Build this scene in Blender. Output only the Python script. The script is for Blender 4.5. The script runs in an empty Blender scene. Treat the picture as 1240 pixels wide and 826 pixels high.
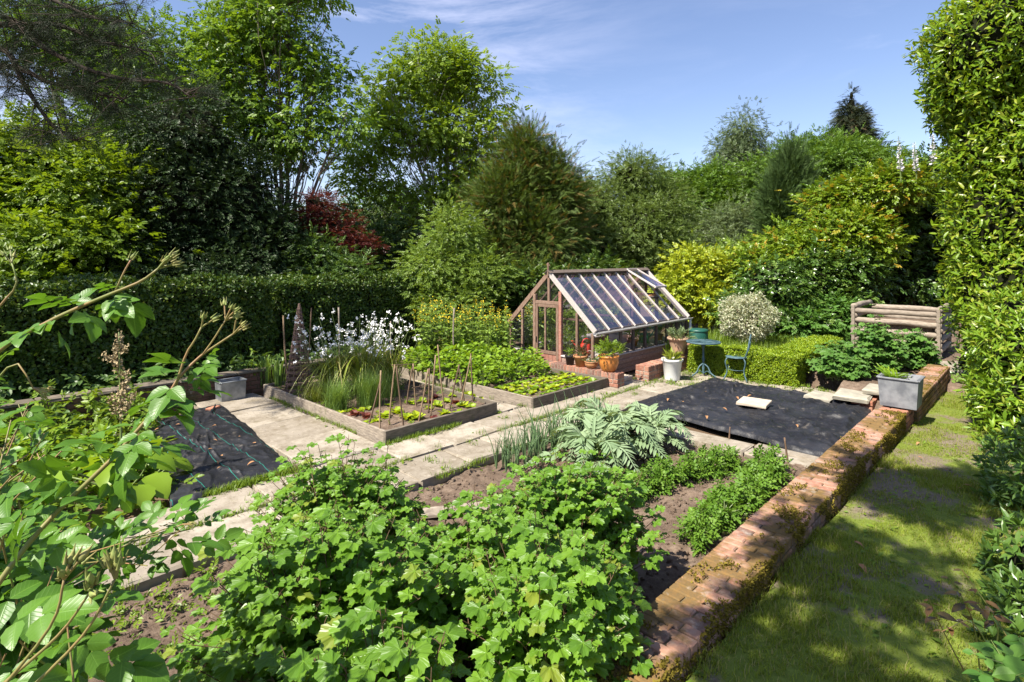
import bpy, math, numpy as np
from mathutils import Vector
rng = np.random.default_rng(11)
SC = bpy.context.scene
COL = SC.collection
F, H = 675.0, 2.4                      # focal length in photo pixels, eye height
AX, AY = .69364, .72032                # view frame -> garden frame (x along the brick wall, y across)
PI = math.pi
def cam(X, Y, z):  return np.array((X*AX + Y*AY, -X*AY + Y*AX, z))
def W(u, v, D):    return cam((u-620)/F*D, D, H + (312-v)/F*D)
def Gp(u, v, z=0.):
    D = (H-z)*F/(v-312.); return cam((u-620)/F*D, D, z)
def nrm(a):
    a = np.asarray(a, float); return a/np.maximum(np.linalg.norm(a, axis=-1, keepdims=True), 1e-9)
def U(a, b, n=None): return rng.uniform(a, b, n)
# ------------------------------------------------------------------ mesh building
class MB:
    def __init__(s): s.v=[]; s.f=[]; s.n=0; s.uv=[]
    def add(s, V, Fs, r=None, uv=None):
        V = np.asarray(V, float)
        for fa in Fs:
            fa = np.asarray(fa, int)
            if fa.size == 0: continue
            rr = np.full(len(fa), U(0,1)) if r is None else np.broadcast_to(np.asarray(r, float), (len(fa),))
            s.f.append((fa + s.n, rr))
        s.v.append(V); s.uv.append(V*0 if uv is None else np.asarray(uv, float)); s.n += len(V)
OFF = {}
def mesh_from(mb, name, smooth=False, off=(0,0,0)):
    me = bpy.data.meshes.new(name)
    V = np.concatenate(mb.v) - np.asarray(off, float)
    loops = np.concatenate([f.ravel() for f,_ in mb.f])
    tot = np.concatenate([np.full(len(f), f.shape[1]) for f,_ in mb.f])
    start = np.concatenate([[0], np.cumsum(tot)[:-1]])
    rr = np.concatenate([r for _,r in mb.f])
    me.vertices.add(len(V)); me.vertices.foreach_set('co', V.astype(np.float32).ravel())
    me.loops.add(len(loops)); me.loops.foreach_set('vertex_index', loops.astype(np.int32))
    me.polygons.add(len(tot)); me.polygons.foreach_set('loop_start', start.astype(np.int32))
    try: me.polygons.foreach_set('loop_total', tot.astype(np.int32))
    except Exception: pass
    a = me.attributes.new('rnd', 'FLOAT', 'FACE'); a.data.foreach_set('value', rr.astype(np.float32))
    uv = np.concatenate(mb.uv)
    if np.any(uv):
        a = me.attributes.new('luv', 'FLOAT_VECTOR', 'POINT'); a.data.foreach_set('vector', uv.astype(np.float32).ravel())
    me.update(calc_edges=True)
    me.polygons.foreach_set('use_smooth', np.full(len(tot), bool(smooth)))
    me.validate()
    return me
def tag(o, label=None, cat=None, group=None, kind=None):
    if label: o['label'] = label
    if cat: o['category'] = cat
    if group: o['group'] = group
    if kind: o['kind'] = kind
    return o
def link(name, me, m, parent=None):
    o = bpy.data.objects.new(name, me); COL.objects.link(o)
    if m is not None and len(me.materials) == 0: me.materials.append(m)
    if parent is not None: o.parent = parent
    return o
def obj(name, mb, m, parent=None, smooth=False, loc=None):
    """one mesh object; its vertices are in world space, shifted into the parent's frame (or to loc)"""
    off = OFF.get(parent.name, np.zeros(3)) if parent is not None else (np.zeros(3) if loc is None else np.asarray(loc, float))
    o = link(name, mesh_from(mb, name, smooth, off), m, parent)
    if parent is None and loc is not None: o.location = loc
    OFF[o.name] = np.asarray(off, float)
    return o
def thing(name, label, cat, loc=(0,0,0), group=None):
    o = bpy.data.objects.new(name, None); COL.objects.link(o); o.location = loc
    o.empty_display_size = .1
    OFF[o.name] = np.asarray(loc, float)
    return tag(o, label, cat, group)
def dup(src, loc, rz=0., sc=1., label=None, group=None):
    def cp(o, par):
        c = o.copy(); COL.objects.link(c)
        if par is not None: c.parent = par
        for ch in kids.get(o.name, []): cp(ch, c)
        return c
    kids = {}
    for ch in src.children: 
        kids.setdefault(src.name, []).append(ch)
        for g in ch.children: kids.setdefault(ch.name, []).append(g)
    r = cp(src, None)
    r.location = loc; r.rotation_euler = (0,0,rz); r.scale = (sc,sc,sc) if np.isscalar(sc) else sc
    if label: r['label'] = label
    if group: r['group'] = group
    return r
def struct(name, mb, m, label, smooth=False, kind='structure'):
    return tag(obj(name, mb, m, None, smooth), label, None, None, kind)
# ------------------------------------------------------------------ primitives
def frame(d, up=(0,0,1)):
    d = nrm(d); up = np.asarray(up, float)
    if abs(np.dot(d, up)) > .98: up = np.array((1.,0,0))
    s = nrm(np.cross(up, d)); n = np.cross(d, s)
    return np.stack([d, s, n], 1)           # columns: along, side, normal
_CB = [(x,y,z) for x in (-1,1) for y in (-1,1) for z in (-1,1)]
def _cbf():
    q=[]; t=[]
    ix = {c:i for i,c in enumerate(_CB)}
    for k in range(3):
        o = [i for i in range(3) if i!=k]
        for s in (-1,1):
            cs=[]
            for a,b in ((-1,-1),(1,-1),(1,1),(-1,1)):
                c=[0]*3; c[k]=s; c[o[0]]=a; c[o[1]]=b; cs.append(ix[tuple(c)]*3+k)
            q.append(cs)
    for e in range(3):
        k,l=[i for i in range(3) if i!=e]
        for a in (-1,1):
            for b in (-1,1):
                c1=[0]*3; c1[e]=-1; c1[k]=a; c1[l]=b; c2=list(c1); c2[e]=1
                i,j=ix[tuple(c1)]*3, ix[tuple(c2)]*3
                q.append([i+k,j+k,j+l,i+l])
    for i in range(8): t.append([i*3,i*3+1,i*3+2])
    return np.array(q), np.array(t)
_CQ,_CT = _cbf()
def cbox(mb, c, size, R=None, bev=.006, jit=0., r=None):
    h = np.asarray(size, float)/2; bev = min(bev, h.min()*.6)
    V=[]
    for cc in _CB:
        for k in range(3):
            p = np.array(cc, float)*(h-bev); p[k] = cc[k]*h[k]; V.append(p)
    V = np.array(V)
    if jit: V = V + rng.normal(0, jit, V.shape)
    if R is not None: V = V @ np.asarray(R).T
    mb.add(V + np.asarray(c, float), [_CQ,_CT], r)
def bar(mb, p0, p1, w, h, up=(0,0,1), bev=.004, r=None, ext=0.):
    p0=np.asarray(p0,float); p1=np.asarray(p1,float); d=p1-p0; L=np.linalg.norm(d)
    cbox(mb, (p0+p1)/2, (L+ext, w, h), frame(d, up), bev, 0., r)
def tube(mb, pts, rad, sides=6, r=None, cap=True):
    P=np.asarray(pts,float); n=len(P); rad=np.broadcast_to(np.asarray(rad,float),(n,))
    T=np.gradient(P,axis=0); T=nrm(T)
    V=[]; up=np.array((0.,0,1)) if abs(T[0][2])<.9 else np.array((1.,0,0))
    s=nrm(np.cross(up,T[0]))
    ang=np.arange(sides)*2*PI/sides
    for i in range(n):
        s=nrm(s-np.dot(s,T[i])*T[i]); b=np.cross(T[i],s)
        V.append(P[i]+rad[i]*(np.cos(ang)[:,None]*s+np.sin(ang)[:,None]*b))
    V=np.concatenate(V); q=[]
    for i in range(n-1):
        for k in range(sides):
            k2=(k+1)%sides; q.append([i*sides+k,i*sides+k2,(i+1)*sides+k2,(i+1)*sides+k])
    fs=[np.array(q)]
    if cap: fs.append(np.array([list(range(sides))[::-1],[(n-1)*sides+k for k in range(sides)]]))
    mb.add(V,fs,r)
def lathe(mb, prof, c=(0,0,0), segs=24, r=None, sq=1.):
    ang=np.arange(segs)*2*PI/segs; V=[];q=[]
    for rr,z in prof: V.append(np.stack([rr*np.cos(ang),rr*np.sin(ang)*sq,np.full(segs,z)],1))
    for i in range(len(prof)-1):
        for k in range(segs):
            k2=(k+1)%segs; q.append([i*segs+k,i*segs+k2,(i+1)*segs+k2,(i+1)*segs+k])
    mb.add(np.concatenate(V)+np.asarray(c,float),[np.array(q)],r)
def curve(p0,p1,n=6,bend=.1,sag=0.):
    p0=np.asarray(p0,float);p1=np.asarray(p1,float);t=np.linspace(0,1,n)[:,None]
    L=np.linalg.norm(p1-p0); o=rng.normal(0,1,3)*bend*L
    return p0+(p1-p0)*t+np.sin(t*PI)*o+np.array((0,0,-1.))*sag*L*np.sin(t*PI)
def spline(pts, n=24):
    P=np.asarray(pts,float); P=np.concatenate([[2*P[0]-P[1]],P,[2*P[-1]-P[-2]]]); out=[]
    m=len(P)-3
    for t in np.linspace(0,m-1e-6,n):
        i=int(t); f=t-i; a,b,c,d=P[i:i+4]
        out.append(.5*((2*b)+(c-a)*f+(2*a-5*b+4*c-d)*f*f+(3*b-a-3*c+d)*f**3))
    return np.array(out)
def grid(mb, xs, ys, zf, r=None):
    X,Y=np.meshgrid(xs,ys,indexing='ij'); Z=zf(X,Y)
    n,m=X.shape; V=np.stack([X,Y,Z],-1).reshape(-1,3)
    i=(np.arange(n-1)[:,None]*m+np.arange(m-1)[None,:]).ravel()
    mb.add(V,[np.stack([i,i+m,i+m+1,i+1],1)],r)
_ph=rng.uniform(0,6.28,(40,2)); 
def vnoise(x,y,s=1.,seed=0,oct=4):
    x=np.asarray(x,float)*s; y=np.asarray(y,float)*s; o=np.zeros_like(x); a=1.;f=1.
    for k in range(oct):
        for j in range(3):
            p=_ph[(seed*7+k*3+j)%40]; th=p[0]+j*2.1
            o+=a*np.sin((x*math.cos(th)+y*math.sin(th))*f*2.3+p[1]*5+1.3*np.sin((x*math.sin(th)-y*math.cos(th))*f*1.7+p[0]))/3
        a*=.55;f*=2.1
    return o
# ------------------------------------------------------------------ leaf templates
class T:
    def __init__(s,V,Fs,uv=None):
        s.V=np.array(V,float); s.F=[np.array(f,int) for f in Fs if len(f)]; s.uv=s.V*np.array((1,1,0)) if uv is None else np.array(uv,float)
def merge(items):
    V=[];t=[];q=[];uv=[];n=0
    for tp,R,o,sc in items:
        V.append((tp.V*sc)@np.asarray(R).T+np.asarray(o)); uv.append(tp.uv)
        for f in tp.F: (t if f.shape[1]==3 else q).extend((f+n).tolist())
        n+=len(tp.V)
    return T(np.concatenate(V),[t,q],np.concatenate(uv))
def rotz(a): c,s=math.cos(a),math.sin(a); return np.array(((c,-s,0),(s,c,0),(0,0,1.)))
def roty(a): c,s=math.cos(a),math.sin(a); return np.array(((c,0,s),(0,1.,0),(-s,0,c)))
def rotx(a): c,s=math.cos(a),math.sin(a); return np.array(((1.,0,0),(0,c,-s),(0,s,c)))
def leaf2(w=.4,fold=.1): return T([(0,0,0),(.45,-w/2,fold),(1,0,-.08),(.45,w/2,fold)],[[(0,1,2),(0,2,3)]])
def leaf6(w=.42,fold=.07,droop=.14,tipx=1.):
    return T([(0,0,0),(.28,w*.42,fold),(.28,0,0),(.28,-w*.42,fold),(.66,w*.4,fold-droop*.45),(.66,0,-droop*.45),(.66,-w*.4,fold-droop*.45),(tipx,0,-droop)],
      [[(0,2,1),(0,3,2),(4,5,7),(5,6,7)],[(1,2,5,4),(2,3,6,5)]])
def leafgrid(w=.6,fold=.06,droop=.16,n=7,teeth=.0,pw=.75):
    V=[];uv=[];q=[];cols=(-1,-.55,0,.55,1)
    for i in range(n+1):
        x=i/n; hw=w/2*(math.sin(PI*min(1,x**pw*1.0)))**.8 if 0<x<1 else .012
        hw*=1+teeth*(1 if i%2 else -1)
        for c in cols:
            V.append((x,c*hw,fold*abs(c)*(hw*2/w)-droop*x*x+.015*math.sin(9*x+abs(c)*2)*abs(c)));uv.append((x,c*hw,0))
    m=len(cols)
    for i in range(n):
        for j in range(m-1): q.append((i*m+j,i*m+j+1,(i+1)*m+j+1,(i+1)*m+j))
    return T(V,[[],q],uv)
def currant_leaf():
    axes=[0,.95,-.95,1.95,-1.95]; ln=[1.,.86,.86,.55,.55]
    out=[]
    N=34
    for k in range(N):
        th=-2.62+5.24*k/(N-1)
        r=max(ln[i]*max(0.,math.cos(min(1.2,abs(th-a)*1.34)))**.80 for i,a in enumerate(axes))
        r=max(r,.30)*(1+.07*(-1)**k)
        pl=min(abs(th-a) for a in axes); out.append((th,r,pl))
    V=[(0,0,0)];uv=[(0,0,0)]
    for f in (.5,1.):
        for th,r,pl in out:
            R=r*f*.62; V.append((R*math.cos(th),R*math.sin(th),.16*pl*f-.20*(R/.62)**2*.62+.05*f*(pl>.35)))
            uv.append((R*math.cos(th),R*math.sin(th),pl))
    tri=[(0,1+k,2+k) for k in range(N-1)]; q=[(1+k,1+N+k,2+N+k,2+k) for k in range(N-1)]
    t=T(V,[tri,q],uv); t.V[:,0]+=.12; return t
def pinnate(n=3,lf=None,L=1.,ls=.42,droop=.15,w=.34):
    lf=lf or leaf2(w); it=[]
    for i in range(n):
        x=.22+.68*i/n
        for s in (-1,1): it.append((lf,rotz(s*1.0)@roty(.15),(x*L,0,-droop*x*x),ls*(1-.15*i/n)))
    it.append((lf,roty(.2),(L*.92,0,-droop),ls)); return merge(it)
def sprig(n=6,lf=None,ls=.5,w=.5,spread=.9):
    lf=lf or leaf2(w); it=[]
    for i in range(n):
        x=.1+.8*i/n; s=(-1)**i
        it.append((lf,rotz(s*spread*(1-.3*x))@rotx(.5*s*math.sin(i*2.))@roty(.2*math.cos(i*3.1)),(x,0,.04*s),ls*(1-.25*x)))
    it.append((lf,roty(.1),(.9,0,0),ls*.8)); return merge(it)
def needles(n=14,ls=.32,w=.10,spread=.85,flat=True):
    lf=T([(0,-w/2,0),(1,0,0),(0,w/2,0)],[[(0,1,2)]]); it=[]
    for i in range(n):
        x=i/n; s=(-1)**i
        R=rotz(s*spread) if flat else rotx(i*2.4)@rotz(spread)
        it.append((lf,R,(x,0,-.12*x*x),ls*(1-.4*x)))
    it.append((lf,np.eye(3),(.9,0,-.1),ls)); return merge(it)
def scatter(mb,tp,pos,dr,nm,size,rnd=None,wid=None):
    pos=np.asarray(pos,float);M=len(pos)
    if M==0: return
    d=nrm(dr); n=np.asarray(nm,float); n=nrm(n-(n*d).sum(1,keepdims=True)*d); s=np.cross(n,d)
    size=np.broadcast_to(np.asarray(size,float),(M,)); wd=size if wid is None else size*wid
    V=(tp.V[None,:,0,None]*(d*size[:,None])[:,None,:]+tp.V[None,:,1,None]*(s*np.broadcast_to(wd,(M,))[:,None])[:,None,:]+tp.V[None,:,2,None]*(n*size[:,None])[:,None,:])+pos[:,None,:]
    k=len(tp.V); rnd=U(0,1,M) if rnd is None else rnd
    base=mb.n; off=(np.arange(M)*k)
    for f in tp.F:
        fa=(f[None]+off[:,None,None]).reshape(-1,f.shape[1])+base
        mb.f.append((fa,np.repeat(rnd,len(f))))
    mb.v.append(V.reshape(-1,3)); mb.uv.append(np.tile(tp.uv,(M,1))); mb.n+=M*k
def rdir(n): return nrm(rng.normal(0,1,(n,3)))
L2=leaf2(.5); L2N=leaf2(.34,.06); L6=leaf6(); L6N=leaf6(.34,.05,.2); L6B=leaf6(.62,.08,.18)
CUR=currant_leaf(); SPR=sprig(6); SPRN=sprig(7,ls=.45,w=.36); PIN=pinnate(3,leaf2(.62),ls=.52,droop=.10); YEW=needles(14,.34,.26,.9); NEED=needles(22,.45,.05,.7,False)
SPRB=sprig(5,lf=leaf6(.6),ls=.55)
# ------------------------------------------------------------------ materials
def newmat(name):
    m=bpy.data.materials.new(name); m.use_nodes=True; nt=m.node_tree; nt.nodes.clear()
    o=nt.nodes.new('ShaderNodeOutputMaterial'); return m,nt,o
def N(nt,t,**kw):
    n=nt.nodes.new(t)
    for k,v in kw.items():
        if k.startswith('i_'):
            key=k[2:]; key=int(key) if key.isdigit() else key.replace('_',' ')
            n.inputs[key].default_value=v
        else: setattr(n,k,v)
    return n
def rgb(c): return (c[0],c[1],c[2],1.)
def mixc(nt,fac,a,b,mode='MIX'):
    n=N(nt,'ShaderNodeMix',data_type='RGBA',blend_type=mode,clamp_factor=True)
    for s,val in ((0,fac),(6,a),(7,b)):
        if hasattr(val,'is_output'): nt.links.new(val,n.inputs[s])
        else: n.inputs[s].default_value = val if s==0 else rgb(val)
    return n.outputs[2]
def attr(nt,name='rnd'): 
    n=N(nt,'ShaderNodeAttribute',attribute_name=name); return n
def noise(nt,scale,detail=4,rough=.6,vec=None,dist=0.):
    n=N(nt,'ShaderNodeTexNoise'); n.inputs['Scale'].default_value=scale; n.inputs['Detail'].default_value=detail; n.inputs['Roughness'].default_value=rough; n.inputs['Distortion'].default_value=dist
    if vec is not None: nt.links.new(vec,n.inputs['Vector'])
    return n.outputs['Fac']
def coord(nt,which='Object',scale=None):
    t=N(nt,'ShaderNodeTexCoord').outputs[which]
    if scale is None: return t
    m=N(nt,'ShaderNodeMapping'); m.inputs['Scale'].default_value=scale; nt.links.new(t,m.inputs['Vector']); return m.outputs[0]
def ramp(nt,fac,lo,hi,a=0.,b=1.):
    n=N(nt,'ShaderNodeMapRange',clamp=True); n.inputs[1].default_value=lo; n.inputs[2].default_value=hi; n.inputs[3].default_value=a; n.inputs[4].default_value=b
    nt.links.new(fac,n.inputs[0]); return n.outputs[0]
def bump(nt,h,st=.4,dist=.01):
    n=N(nt,'ShaderNodeBump'); n.inputs['Strength'].default_value=st; n.inputs['Distance'].default_value=dist; nt.links.new(h,n.inputs['Height']); return n.outputs[0]
def math2(nt,op,a,b=0.):
    n=N(nt,'ShaderNodeMath',operation=op)
    for i,v in enumerate((a,b)):
        if hasattr(v,'is_output'): nt.links.new(v,n.inputs[i])
        else: n.inputs[i].default_value=v
    return n.outputs[0]
def pbr(nt,out,col,rough=.8,spec=.3,nor=None,metal=0.):
    p=N(nt,'ShaderNodeBsdfPrincipled'); p.inputs['Roughness'].default_value=rough if not hasattr(rough,'is_output') else .5
    if hasattr(rough,'is_output'): nt.links.new(rough,p.inputs['Roughness'])
    p.inputs['Specular IOR Level'].default_value=spec; p.inputs['Metallic'].default_value=metal
    if hasattr(col,'is_output'): nt.links.new(col,p.inputs['Base Color'])
    else: p.inputs['Base Color'].default_value=rgb(col)
    if nor is not None: nt.links.new(nor,p.inputs['Normal'])
    if out is not None: nt.links.new(p.outputs[0],out.inputs[0])
    return p
def leafmat(name,c1,c2,c3=None,f3=.12,trans=.42,rough=.42,spec=.4,vein=None):
    k=np.array((1.,1.,1.)) if name in ('artichoke_leaf','onion_leaf','variegated_leaf','greyish_leaf','birch_leaf','holly_leaf','pine_needle','fir_leaf','cypress_leaf','bluish_leaf','maple_leaf','red_tip_leaf') else np.array((1.2,1.2,.85)); c1,c2=tuple(np.array(c1)*k),tuple(np.array(c2)*k)
    m,nt,o=newmat(name); r=attr(nt).outputs['Fac']
    col=mixc(nt,r,c1,c2)
    n=noise(nt,.9,2,.5,coord(nt)); col=mixc(nt,ramp(nt,n,.35,.65,0,.5),col,tuple(np.array(c2)*.5+np.array(c1)*.5*.8))
    if c3 is not None:
        w=N(nt,'ShaderNodeTexWhiteNoise',noise_dimensions='1D'); nt.links.new(r,w.inputs['W'])
        col=mixc(nt,ramp(nt,w.outputs[0],1-f3-.02,1-f3+.02),col,c3)
    nor=None
    if vein:
        uv=attr(nt,'luv').outputs['Vector']; sx=N(nt,'ShaderNodeSeparateXYZ'); nt.links.new(uv,sx.inputs[0])
        ay=math2(nt,'ABSOLUTE',sx.outputs[1])
        if vein=='rose':
            side=math2(nt,'ABSOLUTE',math2(nt,'SINE',math2(nt,'MULTIPLY',math2(nt,'SUBTRACT',sx.outputs[0],math2(nt,'MULTIPLY',ay,.75)),24.)))
            mid=ramp(nt,ay,.0,.022); s2=ramp(nt,side,.0,.25); h=math2(nt,'MULTIPLY',mid,ramp(nt,side,0,.5,.55,1)); vm=math2(nt,'MULTIPLY',mid,ramp(nt,side,0,.22,.55,1))
        else:
            sd=math2(nt,'ABSOLUTE',math2(nt,'SINE',math2(nt,'MULTIPLY',sx.outputs[2],20.)))
            mid=ramp(nt,sx.outputs[2],.0,.06); vm=math2(nt,'MULTIPLY',mid,ramp(nt,sd,0,.3,.7,1)); h=math2(nt,'MULTIPLY',mid,ramp(nt,sd,0,.6,.4,1))
        col=mixc(nt,vm,tuple(np.minimum(1,np.array(c2)*(1.15 if vein=='rose' else 1.4)+.015)),col); nor=bump(nt,h,.16 if vein=='rose' else .4,.004)
    p=pbr(nt,None,col,rough,spec,nor)
    t=N(nt,'ShaderNodeBsdfTranslucent'); tc=mixc(nt,1.,col,(1.25,1.12,.45),'MULTIPLY'); nt.links.new(tc,t.inputs[0])
    mx=N(nt,'ShaderNodeMixShader'); mx.inputs[0].default_value=trans
    nt.links.new(p.outputs[0],mx.inputs[1]); nt.links.new(t.outputs[0],mx.inputs[2]); nt.links.new(mx.outputs[0],o.inputs[0])
    return m
def simple(name,c,rough=.6,spec=.4,metal=0.,var=.25,nscale=12.,bs=.15,c2=None,lo=.4,hi=.65):
    m,nt,o=newmat(name); co=coord(nt); n=noise(nt,nscale,5,.6,co)
    col=mixc(nt,ramp(nt,n,lo,hi),tuple(np.array(c)*(1-var)) if c2 is None else c2,c)
    r=attr(nt).outputs['Fac']; col=mixc(nt,ramp(nt,r,0,1,0,.25),col,tuple(np.array(c)*.6))
    pbr(nt,o,col,rough,spec,bump(nt,noise(nt,nscale*6,4,.6,co),bs,.004) if bs else None,metal); return m
def woodmat(name,c1,c2,moss=None,scale=(3,3,3),rough=.85):
    m,nt,o=newmat(name); co=coord(nt); mp=coord(nt,'Object',scale)
    n=noise(nt,9,5,.65,mp,.4); col=mixc(nt,ramp(nt,n,.35,.68),c1,c2)
    r=attr(nt).outputs['Fac']; col=mixc(nt,ramp(nt,r,0,1,0,.45),col,tuple(np.array(c1)*.75))
    if moss is not None: col=mixc(nt,ramp(nt,noise(nt,2.5,5,.7,co),.52,.68,0,.8),col,moss)
    pbr(nt,o,col,rough,.2,bump(nt,n,.5,.006)); return m
def barkmat(name,c1,c2):
    m,nt,o=newmat(name); mp=coord(nt,'Object',(1,1,.25)); n=noise(nt,10,6,.7,mp,.6)
    pbr(nt,o,mixc(nt,ramp(nt,n,.35,.65),c1,c2),.9,.15,bump(nt,n,.7,.02)); return m
def brickmat(name,moss=0.,mossc=(.16,.12,.035),cols=((.30,.115,.07),(.42,.19,.12),(.20,.085,.06)),dust=(.36,.26,.18)):
    mlo=.62-moss*.26; mhi=mlo+.10
    m,nt,o=newmat(name); co=coord(nt); r=attr(nt).outputs['Fac']
    col=mixc(nt,ramp(nt,r,0,.6),cols[0],cols[1]); col=mixc(nt,ramp(nt,r,.75,.8),col,cols[2])
    n1=noise(nt,22,6,.65,co); n2=noise(nt,2.2,6,.7,co)
    col=mixc(nt,ramp(nt,n1,.45,.75,0,.55),col,dust)
    if moss:
        col=mixc(nt,ramp(nt,n2,mlo,mhi,0,.92),col,mixc(nt,ramp(nt,noise(nt,30,4,.7,co),.35,.65),mossc,tuple(np.array(mossc)*np.array((1.5,1.25,.9)))))
        col=mixc(nt,ramp(nt,noise(nt,5.5,5,.7,co),.60,.72,0,.7),col,(.33,.29,.25))
    pbr(nt,o,col,.92,.15,bump(nt,n1,.8,.006)); return m
def soilmat(name,c1=(.10,.068,.048),c2=(.235,.175,.13)):
    m,nt,o=newmat(name); co=coord(nt); n=noise(nt,14,8,.72,co); n2=noise(nt,1.3,4,.6,co)
    col=mixc(nt,ramp(nt,n,.34,.68),c1,c2); col=mixc(nt,ramp(nt,n2,.42,.62,0,.5),col,tuple(np.array(c1)*.8))
    col=mixc(nt,ramp(nt,noise(nt,60,3,.6,co),.66,.72,0,.6),col,(.32,.24,.17))
    pbr(nt,o,col,.95,.1,bump(nt,n,1.,.03)); return m

M={}
M['bark']=barkmat('bark',(.10,.075,.055),(.26,.21,.16)); M['bark_dark']=barkmat('bark_dark',(.03,.024,.02),(.09,.07,.055)); M['bark_pale']=barkmat('bark_pale',(.22,.19,.15),(.48,.44,.37))
M['twig']=simple('core_fill',(.018,.020,.010),.95,.05,0,.4,6,.5)  # near-black fill for solid cores added inside foliage, not modelled twigs
M['stem']=simple('green_stem',(.16,.22,.06),.5,.4); M['rose_stem']=simple('rose_stem',(.30,.16,.08),.5,.4,0,.4,8,.1,(.16,.20,.05)); M['brown_stem']=simple('brown_stem',(.14,.09,.05),.8,.2)
M['soil']=soilmat('soil'); M['brick_mossy']=brickmat('brick_mossy',.72,(.12,.085,.035),((.28,.13,.085),(.37,.205,.14),(.17,.10,.075)),(.38,.31,.24)); M['brick']=brickmat('brick',0.0,cols=((.25,.105,.07),(.36,.18,.12),(.17,.09,.07)),dust=(.38,.29,.23)); M['brick_old']=brickmat('brick_old',.35,(.10,.09,.05))
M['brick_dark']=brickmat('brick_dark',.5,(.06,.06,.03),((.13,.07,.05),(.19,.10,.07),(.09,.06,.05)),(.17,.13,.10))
M['mortar']=simple('mortar',(.36,.31,.25),.95,.1,0,.4,25,.6)
M['mortar_dark']=simple('mortar_dark',(.17,.135,.08),.95,.1,0,.5,18,.9)
M['board']=woodmat('weathered_board',(.17,.14,.11),(.38,.32,.25),None,(1,1,6)); M['board_dark']=woodmat('shaded_board',(.10,.085,.065),(.22,.18,.14),(.09,.09,.04),(1,1,6))  # dark copy of the board wood, shade put into its colour, mossy in places
M['cedar']=woodmat('cedar',(.15,.088,.06),(.29,.20,.15),None,(4,4,1.2)); M['cedar_red']=woodmat('cedar_red',(.27,.105,.07),(.40,.23,.18),None,(1.5,4,4)); M['cedar_pale']=woodmat('cedar_pale',(.40,.35,.32),(.56,.51,.48),None,(4,4,4)); M['cedar_dark']=woodmat('cedar_dark',(.10,.075,.06),(.20,.16,.13),None,(4,4,1.2))
M['cedar_base']=woodmat('cedar_base',(.27,.155,.115),(.46,.34,.28),None,(1.5,4,4)); M['log']=woodmat('log_wood',(.19,.155,.12),(.38,.32,.255),None,(4,1,4)); M['cane']=woodmat('cane',(.20,.13,.075),(.36,.26,.165),None,(8,8,2)); M['cane_dark']=woodmat('cane_dark',(.11,.07,.045),(.21,.14,.09),None,(8,8,2))
M['willow']=woodmat('willow',(.12,.075,.06),(.30,.20,.16),None,(8,8,8))
M['terra']=simple('terracotta',(.52,.24,.11),.75,.25,0,.3,9,.1); M['terra_hot']=simple('glazed_terracotta',(.62,.23,.055),.35,.5,0,.25,7,.05); M['terra_old']=simple('old_terracotta',(.46,.28,.17),.85,.2,0,.35,7,.2,(.30,.21,.14))
M['black_plastic']=simple('black_plastic',(.02,.02,.022),.4,.4); M['white_pot']=simple('white_glaze',(.78,.78,.74),.3,.5,0,.12,5,.03); M['red_plastic']=simple('red_plastic',(.65,.03,.025),.35,.5); M['green_plastic']=simple('green_plastic',(.02,.20,.13),.4,.5); M['butt']=simple('dark_green_plastic',(.012,.085,.06),.45,.45)
M['teal']=simple('teal_paint',(.03,.075,.085),.5,.35,.0,.5,16,.15,(.09,.15,.17)); M['white_pipe']=simple('white_pipe',(.78,.78,.76),.4,.5,0,.1); M['gutter']=simple('grey_gutter',(.50,.48,.45),.4,.5,0,.2)
M['lead']=simple('grey_planter',(.12,.125,.135),.6,.4,0,.3,5,.2,(.23,.235,.24),.38,.6); M['zinc']=simple('zinc',(.34,.36,.37),.4,.5,.5,.4,6,.1)
M['slate']=simple('stone_slab',(.40,.36,.28),.85,.25,0,.3,6,.5,(.27,.25,.20)); M['pale_slab']=simple('pale_slab',(.56,.47,.36),.85,.2,0,.2,9,.4)
M['white_petal']=simple('white_petal',(.90,.88,.84),.6,.3,0,.04,5,0); M['yellow_petal']=simple('yellow_petal',(.80,.58,.02),.6,.3,0,.1,5,0); M['lilac_petal']=simple('pale_petal',(.72,.69,.71),.6,.3,0,.1,5,0)
M['bud']=simple('buds',(.30,.24,.09),.6,.3,0,.3,30,.1,(.20,.26,.07)); M['dry']=simple('dry_leaf',(.42,.22,.10),.8,.2,0,.3); M['litter']=simple('leaf_litter',(.16,.10,.06),.9,.1,0,.5,9,0,(.07,.05,.035)); M['seedhead']=simple('seed_heads',(.46,.36,.20),.85,.2,0,.4,60,.4)
# leaves
M['currant']=leafmat('currant_leaf',(.068,.155,.018),(.145,.27,.034),(.22,.28,.035),.05,.40,.38,.45,'palm')
M['currant_lime']=leafmat('lime_leaf',(.09,.19,.018),(.16,.28,.03),None,.1,.42,.45,.35)
M['rose']=leafmat('rose_leaf',(.055,.14,.02),(.10,.21,.028),None,.1,.40,.40,.45,'rose')
M['ash']=leafmat('ash_leaf',(.095,.18,.028),(.18,.285,.04),None,.1,.45); M['ash2']=leafmat('bright_ash_leaf',(.115,.20,.025),(.22,.31,.035),None,.1,.45)
M['tall']=leafmat('tall_tree_leaf',(.06,.13,.022),(.12,.21,.03),None,.1,.45); M['syc']=leafmat('sunny_leaf',(.08,.15,.015),(.17,.25,.025),None,.1,.5)
M['holly']=leafmat('holly_leaf',(.017,.038,.011),(.038,.068,.016),None,.1,.15,.5,.25); M['hedge']=leafmat('hedge_leaf',(.03,.065,.014),(.07,.12,.022),(.14,.19,.03),.12,.28,.4,.4)
M['maple']=leafmat('maple_leaf',(.085,.018,.016),(.16,.035,.026),None,.1,.42); M['yew']=leafmat('yew_leaf',(.045,.08,.02),(.10,.145,.035),(.17,.12,.03),.14,.2,.6,.25)
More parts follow.
